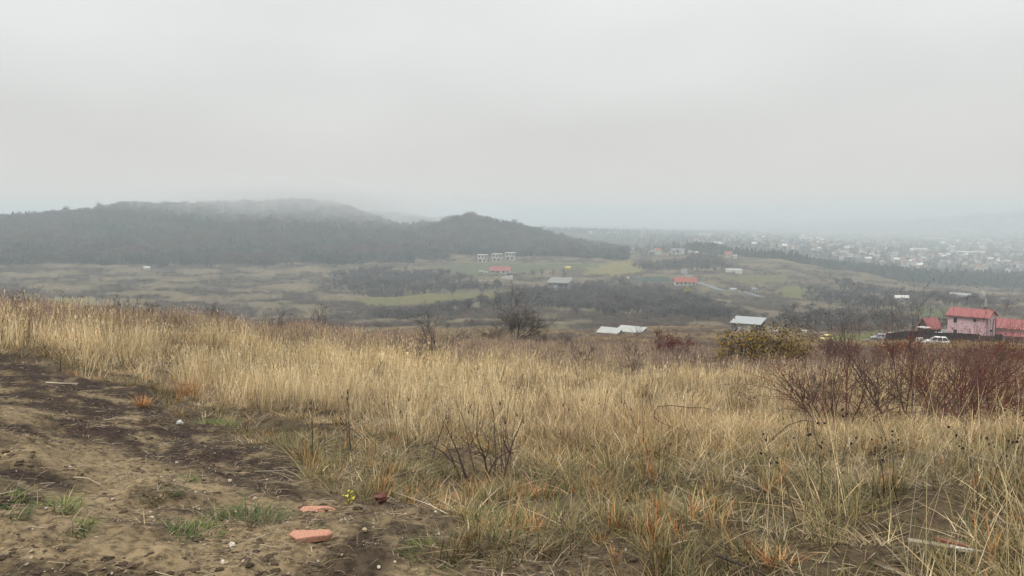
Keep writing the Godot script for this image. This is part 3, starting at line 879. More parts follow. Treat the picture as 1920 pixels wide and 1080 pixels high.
# ---------------------------------------------------------------- single plants near the path
func build_plants() -> void:
	rng.seed = 304
	var stem := Color(0.085, 0.06, 0.05)
	var red_stem := Color(0.11, 0.05, 0.045)
	# bare thorn shrub in the middle of the near grass
	var o := thorn_spec(Color(0.10, 0.065, 0.055), [4, 3, 2], 0.011)
	o.root = 0.12
	shrub("thorn_shrub", "small bare thorn shrub of five dark stems in the near orange grass", "shrub", on(-0.2, -6.0), 5, o, 0.53, 0.55)
	# one leaning broken cane beside it
	o = thorn_spec(Color(0.075, 0.05, 0.045), [2], 0.012)
	o.root = 0.02
	var t := thing("broken_cane", "single dark cane leaning away from the bare thorn shrub", "stick", on(-0.4, -6.05))
	var b := MB.new()
	b.tube(PackedVector3Array([Vector3(0, -0.03, 0), Vector3(-0.06, 0.10, 0), Vector3(-0.14, 0.19, 0.02), Vector3(-0.22, 0.24, 0.03)]), PackedFloat32Array([0.009, 0.008, 0.006, 0.003]), 5, stem)
	part("cane", b.done(M.bark), t)
	b = MB.new()
	b.tube(PackedVector3Array([Vector3(-0.06, 0.10, 0), Vector3(-0.10, 0.20, -0.02), Vector3(-0.16, 0.25, -0.03)]), PackedFloat32Array([0.005, 0.004, 0.002]), 4, stem)
	part("side_twig", b.done(M.bark), t)
	# arching dog rose on the right
	o = thorn_spec(red_stem, [5, 4], 0.011, 0.13)
	o.root = 0.22
	var s := shrub("arching_rose_bush", "bare rose bush with long arching red brown canes at the edge of the bramble mass", "shrub", on(4.25, -10.1), 13, o, 1.25, 0.75)
	part("hips", seeds(s[1], 0.03, 0.011, Color(0.12, 0.03, 0.025)), s[0])
	# the large bramble behind and to the right of it
	for p in brambles:
		o = thorn_spec([Color(0.11, 0.06, 0.05), Color(0.14, 0.058, 0.048), Color(0.085, 0.058, 0.052)][rng.randi() % 3], [6, 5, 3] if p[1] > -14.0 else [5, 4, 2], 0.013, 0.035)
		o.root = 0.35
		s = shrub("bramble_bush", p[3], "bush", on(p[0], p[1]), 16 if p[1] > -14.0 else 10, o, float(p[2]), 0.9, "brambles on the right of the slope")
		part("leaves", specks(s[1], float(p[4]), 0.02, 0.018, [Color(0.16, 0.14, 0.03), Color(0.14, 0.035, 0.03), Color(0.20, 0.10, 0.03), Color(0.10, 0.05, 0.035)], M.bark), s[0])
	# bushes further down
	var deep := [
		[10.75, -33.3, 1.35, 30, 1.2, "round yellow green bush with orange tips standing alone below the grass", [Color(0.25, 0.18, 0.036), Color(0.17, 0.145, 0.038), Color(0.28, 0.16, 0.032), Color(0.07, 0.052, 0.026), Color(0.06, 0.045, 0.03)], 0.85, Color(0.055, 0.04, 0.032)],
		[10.1, -50.2, 1.15, 16, 1.1, "small dark red bush left of the yellow green bush", [Color(0.15, 0.04, 0.04), Color(0.10, 0.035, 0.035), Color(0.18, 0.06, 0.04)], 0.5, Color(0.09, 0.045, 0.045)],
		[20.5, -41.2, 1.3, 16, 1.0, "dark red rose bush rising above the brambles in front of the white car", [Color(0.16, 0.04, 0.035), Color(0.20, 0.10, 0.03)], 0.25, Color(0.10, 0.045, 0.045)],
		[25.9, -54.1, 0.95, 14, 1.1, "red brown bush in front of the dark fence", [Color(0.16, 0.07, 0.045), Color(0.12, 0.05, 0.04)], 0.3, Color(0.10, 0.055, 0.05)],
		[31.4, -51.1, 0.95, 14, 1.1, "red brown bush below the pink house", [Color(0.17, 0.06, 0.04), Color(0.12, 0.05, 0.04)], 0.3, Color(0.10, 0.055, 0.05)],
		[24.5, -37.7, 0.95, 14, 1.1, "bush with dull red leaves below the brown wall", [Color(0.15, 0.05, 0.04), Color(0.22, 0.11, 0.03)], 0.4, Color(0.09, 0.05, 0.045)],
		[16.9, -40.5, 0.9, 10, 0.9, "low red twigged bush at the foot of the bare sapling", [Color(0.14, 0.05, 0.04)], 0.3, Color(0.11, 0.055, 0.05)],
	]
	for p in deep:
		o = thorn_spec(p[8], [6, 5, 3], 0.018, 0.01)
		o.root = 0.3
		o.thin = 0.003
		s = shrub("leafy_bush", p[5], "bush", on(p[0], p[1]), p[3], o, float(p[2]), float(p[4]), "")
		part("leaves", specks(s[1], float(p[7]) * 1.2, 0.10, 0.06, p[6], M.bark), s[0])
	# bare saplings and dark weeds
	var bare_ones := [
		[15.17, -37.0, 1.65, 6, 0.35, "slender bare sapling right of the yellow green bush"], [-2.76, -27.9, 1.5, 5, 0.3, "bare twisted hawthorn in front of the valley green field"], [-3.2, -24.8, 0.7, 6, 0.6, "low dark dead shrub just left of the twisted hawthorn"],
		[4.2, -26.7, 1.15, 3, 0.25, "thin bare sapling standing in the grass before the white sheet roofs"], [2.92, -32.9, 0.9, 6, 0.6, "low bare bush in the grass below the broad tree"], [6.9, -31.0, 0.7, 6, 0.7, "low bare bush left of the yellow green bush"],
		[-4.29, -69.9, 1.0, 9, 0.8, "purple brown scrub bush left of the broad tree foot"], [-1.6, -73.0, 1.3, 9, 0.8, "dark scrub bush close against the broad tree trunk"], [2.9, -75.0, 1.4, 9, 0.8, "dark scrub bush right of the broad tree trunk"], [5.04, -77.8, 1.2, 9, 0.8, "flat dark scrub bush furthest right of the broad tree"],
		[-14.14, -28.7, 0.85, 4, 0.7, "bare twiggy bush on the crest against the pale knoll"], [-14.3, -30.9, 0.7, 3, 0.5, "dark dead weed right of the twiggy crest bush"], [-15.2, -24.2, 0.55, 5, 0.6, "grey dead bush near the left end of the crest"], [-12.9, -33.6, 0.8, 3, 0.4, "thin dead thistle on the crest before the brown valley"], [-10.5, -42.7, 1.2, 4, 0.5, "dead weed with dark seed heads on the crest line"], [-11.7, -38.2, 0.9, 5, 0.9, "low spreading dead bush on the crest line"],
		[5.92, -14.9, 0.55, 5, 0.8, "small dark fallen bramble left of the arching rose bush"]]
	for p in bare_ones:
		o = thorn_spec(Color(0.085, 0.07, 0.065), [6, 5, 3], 0.026 if p[2] > 1.2 else 0.014)
		o.root = 0.07
		o.thin = 0.004
		s = shrub("bare_shrub", p[5], "shrub", on(p[0], p[1]), p[3], o, float(p[2]), float(p[4]))
		part("leaves", specks(s[1], 0.12, 0.02, 0.022, [Color(0.09, 0.06, 0.05), Color(0.13, 0.07, 0.06)], M.bark), s[0])
	# weeds with round black seed heads
	for p in [[1.5, -4.0, 0.36, "tall dead weed with black seed heads, middle of the near right grass"], [1.72, -4.25, 0.40, "dead weed with black seed heads close behind a similar one"], [2.42, -3.95, 0.42, "dead weed thick with black seed heads at the right edge"], [2.62, -3.8, 0.36, "shorter black headed weed against the right edge"], [2.2, -4.5, 0.36, "lone black headed weed above the white board"], [-5.9, -17.6, 0.6, "dark weed with two seed heads in the tall golden grass"]]:
		o = thorn_spec(Color(0.075, 0.055, 0.045), [5, 2], 0.0035)
		o.root = 0.02
		o.angle = [0.45, 0.5]
		o.ratio = [0.36, 0.5]
		o.thin = 0.001
		o.from = [0.5, 0.4]
		s = shrub("seed_weed", p[3], "weed", on(p[0], p[1]), 2, o, float(p[2]), 0.22, "dead weeds with seed heads")
		part("seed_heads", seeds(s[1], 0.3, 0.0065, Color(0.035, 0.028, 0.026)), s[0])
	# broad bare tree at the crest
	rng.seed = 41
	o = {"segs": [3, 5, 4, 3, 3, 2], "wob": 0.15, "rise": [0.0, 0.03, 0.06, 0.05, 0.03, 0.0], "thin": 0.006, "flat_from": 4, "sides": [7, 6, 4, 3], "kids": [7, 8, 7, 6], "from": [0.45, 0.3, 0.25, 0.2], "angle": [0.95, 0.75, 0.7, 0.7], "ratio": [3.8, 0.5, 0.52, 0.55], "col": Color(0.055, 0.047, 0.043), "root": 0.0, "r": 0.14}
	var tree := thing("bare_tree", "broad bare tree with forked trunk standing alone on the crest", "tree", on(0.36, -76.0))
	var tips := []
	b = MB.new()
	grow(b, Vector3(0, -0.2, 0), Vector3(-0.1, 1, 0.05).normalized(), 0.85, 0.15, 0, o, tips)
	part("trunk", b.done(M.bark), tree)
	b = MB.new()
	for k in 5200:
		# the fine outer twigs, filling a broad dome
		var dir := Vector3(rr(-1, 1), rr(-0.45, 1), rr(-1, 1)).normalized()
		var f := pow(rng.randf(), 0.55)
		var q := Vector3(0.1, 1.75, 0) + dir * Vector3(2.75, 2.15, 2.75) * f * (1.0 + 0.18 * n_low.get_noise_3dv(dir * 2.0))
		if q.y < 0.35: continue
		var e := q + (dir + Vector3(rr(-0.7, 0.7), rr(-0.1, 0.8), rr(-0.7, 0.7))).normalized() * rr(0.12, 0.38)
		var sd := dir.cross(Vector3(rr(-1, 1), rr(-1, 1), rr(-1, 1))).normalized() * rr(0.006, 0.013)
		b.tri(q - sd, q + sd, e, vary(Color(0.075, 0.06, 0.053), 0.3))
	part("twigs", b.done(M.bark), tree)
	part("crown", specks(tips, 0.5, 0.08, 0.045, [Color(0.12, 0.085, 0.06), Color(0.17, 0.12, 0.08), Color(0.08, 0.06, 0.05)], M.bark), tree)
	# trees one can tell apart in the valley
	var lone := [
		[-41.8, -551.0, 9.5, "dark lone tree at the far edge of the valley green field", Color(0.075, 0.065, 0.055), []],
		[123.9, -554.0, 7.5, "small yellow leaved tree below the long red roof", Color(0.12, 0.10, 0.06), [Color(0.42, 0.38, 0.10), Color(0.36, 0.31, 0.09), Color(0.28, 0.27, 0.08)]],
		[200.5, -640.0, 8.5, "pinkish brown bare tree by the road gardens", Color(0.20, 0.145, 0.115), []],
		[186.0, -632.0, 6.5, "small bare tree next to the pinkish brown tree", Color(0.14, 0.11, 0.09), []],
		[22.0, -790.0, 9.0, "tall grey tree right of the white ruin", Color(0.11, 0.095, 0.085), []], [30.0, -800.0, 10.0, "second tall grey tree right of the white ruin", Color(0.12, 0.10, 0.09), []], [41.0, -795.0, 9.0, "third tall grey tree right of the white ruin", Color(0.11, 0.10, 0.09), []], [52.0, -790.0, 9.0, "grey tree left of the yellow hut", Color(0.11, 0.10, 0.09), []],
		[-24.9, -299.6, 2.6, "small dark bush in the tan field, left one of two", Color(0.10, 0.075, 0.065), []], [-15.7, -303.0, 2.6, "small dark bush in the tan field, right one of two", Color(0.10, 0.075, 0.065), []], [-30.8, -290.0, 3.0, "dark purple bush at the near edge of the tan field", Color(0.11, 0.075, 0.075), []], [-52.0, -405.0, 6.0, "round grey bush at the end of the dark strip of scrub", Color(0.095, 0.08, 0.075), []],
		[116.6, -192.6, 4.0, "small pink brown tree in front of the pink house", Color(0.22, 0.13, 0.12), []]]
	for p in lone:
		lone_tree(p)
	# the row of slim bare trees below the parked cars
	var row := [[93.6, -231.8, 7.0], [100.7, -237.5, 6.0], [104.6, -240.2, 8.5], [103.4, -233.1, 5.5], [109.2, -238.1, 9.5], [109.0, -233.8, 8.0], [112.4, -236.7, 7.0], [111.2, -229.5, 8.5], [115.5, -235.2, 8.0], [115.2, -228.6, 7.0], [123.4, -231.1, 7.5], [127.1, -229.1, 6.5]]
	for k in row.size():
		var p: Array = row[k]
		slim_tree(p[0], p[1], p[2], "slim bare tree behind the parked cars, number %s from the yellow car" % ["one", "two", "three", "four", "five", "six", "seven", "eight", "nine", "ten", "eleven", "twelve"][k])

func lone_tree(p: Array) -> void:
	var h: float = p[2]
	var o := {"segs": [4, 4, 3, 3, 2], "wob": 0.16, "rise": [0.02, 0.06, 0.06, 0.04, 0.0], "thin": 0.035, "flat_from": 3, "sides": [6, 4, 3], "kids": [9, 7, 5], "from": [0.3, 0.25, 0.2], "angle": [0.8, 0.75, 0.75], "ratio": [0.55, 0.5, 0.5], "col": p[4], "root": 0.0, "r": h * 0.03}
	var t := thing("field_tree" if h > 3.5 else "field_bush", p[3], "tree" if h > 3.5 else "bush", on(p[0], p[1]))
	var tips := []
	var b := MB.new()
	grow(b, Vector3(0, -0.3, 0), Vector3.UP, h * 0.62, h * 0.028, 0, o, tips)
	part("trunk", b.done(M.bark), t)
	var cols: Array = p[5] if not p[5].is_empty() else [p[4]]
	part("crown", specks(tips, 1.0 if not p[5].is_empty() else 0.6, h * 0.05, h * (0.05 if not p[5].is_empty() else 0.028), cols, M.bark), t)

func slim_tree(x: float, z: float, h: float, label: String) -> void:
	var o := {"segs": [5, 3, 3, 2], "wob": 0.10, "rise": [0.05, 0.12, 0.1, 0.0], "thin": 0.02, "flat_from": 2, "sides": [6, 3], "kids": [14, 6], "from": [0.25, 0.2], "angle": [0.6, 0.6], "ratio": [0.26, 0.5], "col": Color(0.10, 0.085, 0.075), "root": 0.0, "r": 0.1}
	var t := thing("slim_tree", label, "tree", on(x, z), 0.0, "slim bare trees behind the parked cars")
	var tips := []
	var b := MB.new()
	grow(b, Vector3(0, -0.3, 0), Vector3(rr(-0.1, 0.1), 1, 0).normalized(), h, 0.11, 0, o, tips)
	part("trunk", b.done(M.bark), t)
	part("crown", specks(tips, 0.7, 0.2, 0.11, [Color(0.10, 0.085, 0.075), Color(0.12, 0.10, 0.08)], M.bark), t)

func build_tufts() -> void:
	rng.seed = 305
	# single tufts on the bare soil
	var green := [Color(0.085, 0.125, 0.03), Color(0.12, 0.15, 0.04), Color(0.06, 0.09, 0.025), Color(0.15, 0.16, 0.05)]
	var dark := [Color(0.045, 0.075, 0.028), Color(0.06, 0.085, 0.03), Color(0.10, 0.11, 0.04)]
	var rust := [Color(0.44, 0.19, 0.065), Color(0.46, 0.25, 0.10), Color(0.32, 0.15, 0.065), Color(0.38, 0.28, 0.14)]
	var spots := [
		[-2.24, -3.73, 0.16, 0, "bright green grass tuft on the pale soil near the left edge"], [-2.01, -3.52, 0.10, 0, "small green grass tuft, upper one of two on the pale soil"], [-2.0, -3.40, 0.11, 1, "small dark green tuft, lower one of two on the pale soil"], [-2.12, -4.63, 0.12, 1, "small round dark green tuft in the middle of the bare soil"],
		[-1.42, -4.0, 0.24, 1, "large dark green clump on the bare soil left of the lower clay tile piece"], [-1.64, -3.63, 0.16, 1, "flat dark green clump in front of the large green clump"], [-1.55, -3.76, 0.14, 0, "low green clump joining two larger clumps on the soil"], [-3.44, -8.95, 0.30, 0, "wide green tuft beside the white stone"], [-2.23, -5.24, 0.10, 0, "tiny yellow green tuft on the dark soil"], [-2.30, -3.44, 0.14, 1, "dark green tuft at the left edge, lower one"], [-2.50, -3.74, 0.13, 0, "green tuft at the left edge, upper one"],
		[-0.36, -3.72, 0.22, 0, "olive green tuft at the bottom where the soil meets the grass"], [-0.16, -4.55, 0.20, 0, "broad leaved green tuft in front of the thorn shrub"], [-1.03, -3.86, 0.09, 1, "dark green tuft touching the back of the lower clay tile piece"],
		[-4.97, -11.9, 0.38, 2, "wide orange grass clump at the far edge of the soil"], [-4.55, -9.6, 0.20, 2, "small orange grass tuft in the middle of the far soil"], [-0.46, -4.86, 0.09, 2, "orange grass tuft left one of two before the thorn shrub"], [-0.33, -5.06, 0.11, 2, "orange grass tuft right one of two before the thorn shrub"], [-0.92, -5.55, 0.10, 2, "bright orange tuft behind the red stone"], [0.15, -5.3, 0.12, 2, "orange tuft right of the thorn shrub foot"], [1.21, -3.47, 0.13, 2, "orange and green tuft at the bottom of the view"], [0.69, -3.98, 0.12, 2, "rusty orange tuft in the near grass"],
	]
	for p in spots:
		var r: float = p[2]
		var pal: Array = [green, dark, rust][p[3]]
		var rust_one: bool = p[3] == 2
		var t := thing("orange_tuft" if rust_one else "green_tuft", p[4], "grass tuft", on(p[0], p[1]))
		part("leaves", tuft_mesh(int((520.0 if rust_one else 1500.0) * r) + 40, r * (0.4 if rust_one else 0.10), r * (1.0 if rust_one else 0.36), r * (0.45 if rust_one else 0.85), 0.7 if rust_one else 1.4, 0.8 if rust_one else 1.6, 0.0055, pal, 3), t)
		part("dead_leaves", tuft_mesh(int(120.0 * r) + 6, r * 0.25, r * 0.8, r * 0.8, 1.0, 0.8, 0.004, [Color(0.36, 0.28, 0.17), Color(0.25, 0.19, 0.11)], 3), t)
	var y := thing("yellow_flower_plant", "small plant with bright yellow green leaves beside the flat clay tile piece", "plant", on(-1.01, -4.73))
	var b := MB.new()
	for k in 26:
		var a := rr(0, TAU)
		var h := rr(0.015, 0.085)
		var p := Vector3(cos(a) * rr(0, 0.03), h, sin(a) * rr(0, 0.03))
		var u := Vector3(cos(a), rr(0.1, 0.8), sin(a)).normalized() * rr(0.008, 0.014)
		var w := u.cross(Vector3(rr(-1, 1), 1, rr(-1, 1))).normalized() * 0.007
		b.quad(p, p + u + w, p + u * 2.0, p + u - w, vary(Color(0.55, 0.50, 0.06), 0.25))
	part("leaves", b.done(M.bark), y)
	b = MB.new()
	for k in 3: b.tube(PackedVector3Array([Vector3(0, -0.02, 0), Vector3(rr(-0.02, 0.02), 0.04, rr(-0.02, 0.02)), Vector3(rr(-0.03, 0.03), 0.08, rr(-0.03, 0.03))]), PackedFloat32Array([0.003, 0.002, 0.001]), 4, Color(0.14, 0.13, 0.04))
	part("stems", b.done(M.bark), y)

func slab(outline: Array, thick: float, jag: float) -> MB:
	# a broken flat piece from an outline of x, z pairs: worn top edge, rough sides
	var b := MB.new()
	var n := outline.size() / 2
	var rings := []
	for k in 4:
		var ring := PackedVector3Array()
		var shrink: float = [0.94, 1.0, 1.0, 0.9][k]
		for i in n: ring.append(Vector3(outline[2 * i] * shrink + rr(-jag, jag), [-thick * 0.5, -thick * 0.2, thick * 0.34, thick * 0.5][k] + rr(-jag, jag) * 0.6, outline[2 * i + 1] * shrink + rr(-jag, jag)))
		rings.append(ring)
	for k in 3:
		for i in n: b.quad(rings[k][i], rings[k][(i + 1) % n], rings[k + 1][(i + 1) % n], rings[k + 1][i], Color.WHITE)
	for i in n:
		b.tri(rings[3][i], rings[3][(i + 1) % n], Vector3(0, thick * 0.5, 0), Color.WHITE)
		b.tri(rings[0][(i + 1) % n], rings[0][i], Vector3(0, -thick * 0.5, 0), Color.WHITE)
	return b

func build_litter() -> void:
	rng.seed = 306
	var clay := weathered(paint(0.60, 0.31, 0.215, 0.9, 0.2), 14.0, 0.68, 31)
	var o := single("clay_tile_piece", slab([-0.10, 0.012, -0.09, -0.025, -0.03, -0.034, 0.05, -0.04, 0.10, -0.028, 0.115, -0.008, 0.08, 0.015, 0.03, 0.018, -0.02, 0.034, -0.07, 0.04], 0.016, 0.0015).done(clay), on(-1.15, -4.52, 0.006), -0.15, "flat broken clay tile piece, upper of the two on the soil", "tile piece")
	o.rotation.x = 0.2
	o = single("clay_tile_piece", slab([-0.10, -0.01, -0.085, -0.045, -0.03, -0.04, 0.02, -0.035, 0.055, -0.045, 0.10, -0.035, 0.11, -0.01, 0.085, 0.02, 0.02, 0.03, -0.05, 0.042], 0.03, 0.002).done(clay), on(-0.99, -3.74, 0.010), 0.1, "thick orange clay tile piece, lower of the two on the soil", "tile piece")
	o.rotation.x = 0.12
	var b := MB.new()
	b.rock(Vector3.ZERO, Vector3(0.044, 0.036, 0.036), 0.34, rng, Color.WHITE)
	single("red_stone", b.done(weathered(paint(0.24, 0.11, 0.085, 0.9, 0.2), 12.0, 0.6, 33)), on(-0.82, -4.84, 0.035), 0.6, "angular dark red brick lump under the grass edge", "stone")
	b = MB.new()
	b.rock(Vector3.ZERO, Vector3(0.038, 0.024, 0.028), 0.3, rng, Color.WHITE)
	single("white_stone", b.done(weathered(paint(0.72, 0.70, 0.66), 8.0, 0.7, 34)), on(-3.62, -8.45, 0.025), 0.2, "white stone lying at the edge of the green tuft", "stone")
	# scattered larger stones
	var where := [[-2.36, -4.55], [-2.05, -5.6], [-1.55, -4.3], [-0.95, -4.25], [-1.3, -3.55], [-0.75, -3.9], [-1.9, -4.05], [-0.62, -3.55], [-1.62, -4.85], [-2.65, -6.1]]
	var desc := ["pale stone on the soil left of the small round green tuft", "small pale stone on the dark soil", "yellowish stone above the large green clump", "pale stone between the two clay tile pieces", "small stone in front of the large green clump", "pale stone right of the lower clay tile piece", "stone between the left tufts and the large green clump", "white stone at the bottom edge of the soil", "tan stone left of the upper clay tile piece", "tan stone on the upper bare soil"]
	for k in where.size():
		b = MB.new()
		var s := rr(0.011, 0.02)
		b.rock(Vector3.ZERO, Vector3(s, s * 0.6, s * 0.8), 0.25, rng, vary([Color(0.5, 0.43, 0.32), Color(0.6, 0.55, 0.47), Color(0.42, 0.34, 0.24)][k % 3], 0.15))
		single("pebble", b.done(M.bark), on(where[k][0], where[k][1], s * 0.35), rr(0, TAU), desc[k], "stone", "loose stones on the bare soil")
	# sticks
	var bark := Color(0.22, 0.18, 0.14)
	var sticks := [
		[-1.9, -6.24, [Vector3(-0.26, 0.012, 0.02), Vector3(-0.05, 0.014, 0.0), Vector3(0.12, 0.016, -0.015), Vector3(0.26, 0.016, -0.02)], 0.007, bark, "grey stick lying on the dark soil under the grass edge"],
		[-2.7, -4.9, [Vector3(-0.1, 0.03, -0.03), Vector3(0.0, 0.035, 0.0), Vector3(0.11, 0.01, 0.05)], 0.005, Color(0.42, 0.34, 0.25), "pale bent twig on the soil at left"],
		[-1.75, -4.85, [Vector3(-0.09, 0.01, 0), Vector3(-0.02, 0.02, 0.01), Vector3(0.06, 0.04, -0.01)], 0.005, Color(0.30, 0.24, 0.18), "short brown twig in the middle of the soil"],
		[1.0, -3.42, [Vector3(-0.09, 0.09, 0), Vector3(0.0, 0.06, 0.02), Vector3(0.12, 0.02, 0.05)], 0.008, Color(0.07, 0.055, 0.05), "dark stick poking out of the grass at the bottom"],
		[-4.1, -8.2, [Vector3(-0.2, 0.01, 0.02), Vector3(0, 0.03, 0), Vector3(0.22, 0.012, 0.05)], 0.006, Color(0.40, 0.33, 0.25), "pale straw stem on the far dark soil"],
		[-6.3, -10.9, [Vector3(-0.22, 0.02, 0), Vector3(0.05, 0.02, 0.05), Vector3(0.25, 0.015, 0.03)], 0.01, Color(0.55, 0.48, 0.38), "bleached branch piece on the soil near the golden grass"],
		[2.48, -7.72, [Vector3(0, -0.02, 0), Vector3(0.14, 0.12, -0.03), Vector3(0.30, 0.24, -0.06), Vector3(0.45, 0.28, -0.08), Vector3(0.56, 0.26, -0.08)], 0.007, Color(0.08, 0.055, 0.045), "dark twig arching out of the grass below the rose bush"],
	]
	for p in sticks:
		var bb := MB.new()
		var pts := PackedVector3Array(p[2])
		var rad := PackedFloat32Array()
		for k in pts.size(): rad.append(float(p[3]) * (1.0 - 0.55 * k / (pts.size() - 1.0)))
		bb.tube(pts, rad, 6, p[4])
		single("stick", bb.done(M.bark), on(p[0], p[1]), 0.0, p[5], "stick")
	# a thin loop of old wire
	b = MB.new()
	var pts := PackedVector3Array()
	var loop := [[0.28, 0.14], [0.27, 0.20], [0.22, 0.235], [0.05, 0.23], [-0.12, 0.235], [-0.24, 0.23], [-0.29, 0.18], [-0.285, 0.11], [-0.22, 0.05], [-0.13, 0.02], [0.0, 0.0]]
	for q in loop: pts.append(Vector3(q[0] + rr(-0.006, 0.006), q[1] + 0.15 + rr(-0.006, 0.006), 0.05 * sin(q[0] * 9.0)))
	var rad := PackedFloat32Array()
	for k in pts.size(): rad.append(0.0034)
	b.tube(pts, rad, 5, Color(0.07, 0.055, 0.048))
	single("cane_loop", b.done(M.bark), on(1.75, -7.94), 0.0, "rounded loop of dark bent cane above the grass", "cane loop")
	# broken board and its frame at the lower right
	var pl := thing("broken_board", "broken white board with a torn red strip lying in the right grass", "board", on(1.93, -3.32, 0.035), -0.22)
	b = MB.new()
	b.hexa(PackedVector3Array([Vector3(-0.02, -0.008, -0.012), Vector3(0.17, -0.018, -0.003), Vector3(0.17, -0.018, 0.004), Vector3(-0.02, -0.008, 0.016), Vector3(-0.02, 0.006, -0.014), Vector3(0.17, -0.012, -0.003), Vector3(0.17, -0.012, 0.004), Vector3(-0.02, 0.006, 0.014)]), Color(0.55, 0.53, 0.47))
	part("white_sliver", b.done(M.bark), pl)
	b = MB.new()
	b.hexa(PackedVector3Array([Vector3(-0.19, 0.0, -0.03), Vector3(0.0, -0.012, -0.025), Vector3(0.0, -0.012, 0.02), Vector3(-0.19, 0.0, 0.01), Vector3(-0.19, 0.016, -0.03), Vector3(0.0, 0.004, -0.025), Vector3(0.0, 0.004, 0.02), Vector3(-0.19, 0.016, 0.01)]), Color(0.26, 0.22, 0.16))
	part("weathered_board", b.done(M.bark), pl)
	b = MB.new()
	b.hexa(PackedVector3Array([Vector3(-0.08, 0.012, -0.05), Vector3(0.06, -0.004, -0.04), Vector3(0.05, -0.004, -0.015), Vector3(-0.06, 0.012, -0.022), Vector3(-0.08, 0.022, -0.05), Vector3(0.06, 0.004, -0.04), Vector3(0.05, 0.004, -0.015), Vector3(-0.06, 0.022, -0.022)]), Color(0.22, 0.08, 0.06))
	part("red_strip", b.done(M.bark), pl)

# ---------------------------------------------------------------- buildings
func bearing(x: float, z: float) -> float:
	return atan2(x, -z)

func level(x: float, z: float, r: float) -> Vector3:
	var h := ground(x, z)
	for k in 4: h = minf(h, ground(x + r * cos(TAU * k / 4), z + r * sin(TAU * k / 4)) + 0.25)
	return Vector3(x, h, z)

func solid(lo: Vector3, hi: Vector3, mat: Material) -> ArrayMesh:
	var b := MB.new()
	b.box(lo, hi)
	return b.done(mat)

func window_on(root: Node3D, face: String, u: float, y: float, w: float, h: float, hw: float, hd: float, frame_mat: Material) -> void:
	# frame of four bars standing proud of the wall, the dark pane set back inside it
	var f := MB.new()
	var p := MB.new()
	var t := 0.09
	for q in [[-w / 2, y - h / 2, w / 2, y - h / 2 + t], [-w / 2, y + h / 2 - t, w / 2, y + h / 2], [-w / 2, y - h / 2 + t, -w / 2 + t, y + h / 2 - t], [w / 2 - t, y - h / 2 + t, w / 2, y + h / 2 - t]]:
		f.box(Vector3(q[0], q[1], -0.02), Vector3(q[2], q[3], 0.06))
	p.box(Vector3(-w / 2 + t, y - h / 2 + t, -0.02), Vector3(w / 2 - t, y + h / 2 - t, 0.015))
	var o := part("window", f.done(frame_mat), root)
	if face == "front": o.position = Vector3(u, 0, hd)
	elif face == "right":
		o.position = Vector3(hw, 0, u)
		o.rotation.y = PI / 2
	else:
		o.position = Vector3(-hw, 0, u)
		o.rotation.y = -PI / 2
	part("pane", p.done(M.glass), o)

func gable(called: String, label: String, category: String, at: Vector3, turn: float, w: float, dp: float, eave: float, ridge: float, wall: Material, roof: Material, over: float, wins: Array, chimney := true, group := "") -> Node3D:
	var root := thing(called, label, category, at, turn, group)
	var b := MB.new()
	var hw := w / 2
	var hd := dp / 2
	var base := -2.5
	for s in [-1, 1]:
		var x: float = hw * s
		b.quad(Vector3(x, base, hd), Vector3(x, base, -hd), Vector3(x, eave, -hd), Vector3(x, eave, hd), Color.WHITE)
		b.tri(Vector3(x, eave, hd), Vector3(x, eave, -hd), Vector3(x, ridge, 0), Color.WHITE)
		var z: float = hd * s
		b.quad(Vector3(-hw, base, z), Vector3(hw, base, z), Vector3(hw, eave, z), Vector3(-hw, eave, z), Color.WHITE)
	part("wall", b.done(wall), root)
	b = MB.new()
	var pitch := (ridge - eave) / hd
	for s in [-1, 1]:
		var z: float = (hd + over) * s
		var ye := eave - over * pitch + 0.05
		b.hexa(PackedVector3Array([Vector3(-hw - over, ye, z), Vector3(hw + over, ye, z), Vector3(hw + over, ridge + 0.05, 0), Vector3(-hw - over, ridge + 0.05, 0), Vector3(-hw - over, ye + 0.16, z), Vector3(hw + over, ye + 0.16, z), Vector3(hw + over, ridge + 0.22, 0), Vector3(-hw - over, ridge + 0.22, 0)]), Color.WHITE)
	if w < 23.0 and at.length() < 1000.0:
		# raised seams running down both slopes
		var seams := int(w / 0.7)
		for s in [-1, 1]:
			for k in seams + 1:
				var x := lerpf(-hw - over + 0.04, hw + over - 0.04, float(k) / seams)
				var z: float = (hd + over) * s
				var ye := eave - over * pitch + 0.21
				b.hexa(PackedVector3Array([Vector3(x - 0.03, ye - 0.02, z), Vector3(x + 0.03, ye - 0.02, z), Vector3(x + 0.03, ridge + 0.2, 0), Vector3(x - 0.03, ridge + 0.2, 0), Vector3(x - 0.03, ye + 0.05, z), Vector3(x + 0.03, ye + 0.05, z), Vector3(x + 0.03, ridge + 0.27, 0), Vector3(x - 0.03, ridge + 0.27, 0)]), Color(0.85, 0.85, 0.85))
	var ro := part("roof", b.done(roof), root)
	if chimney: part("chimney", solid(Vector3(hw * 0.55, ridge - 0.6, -0.8), Vector3(hw * 0.55 + 0.5, ridge + 0.75, -0.3), M.brick), ro)
	for q in wins: window_on(root, q[0], q[1], q[2], q[3], q[4], hw, hd, q[5] if q.size() > 5 else M.frame)
	return root

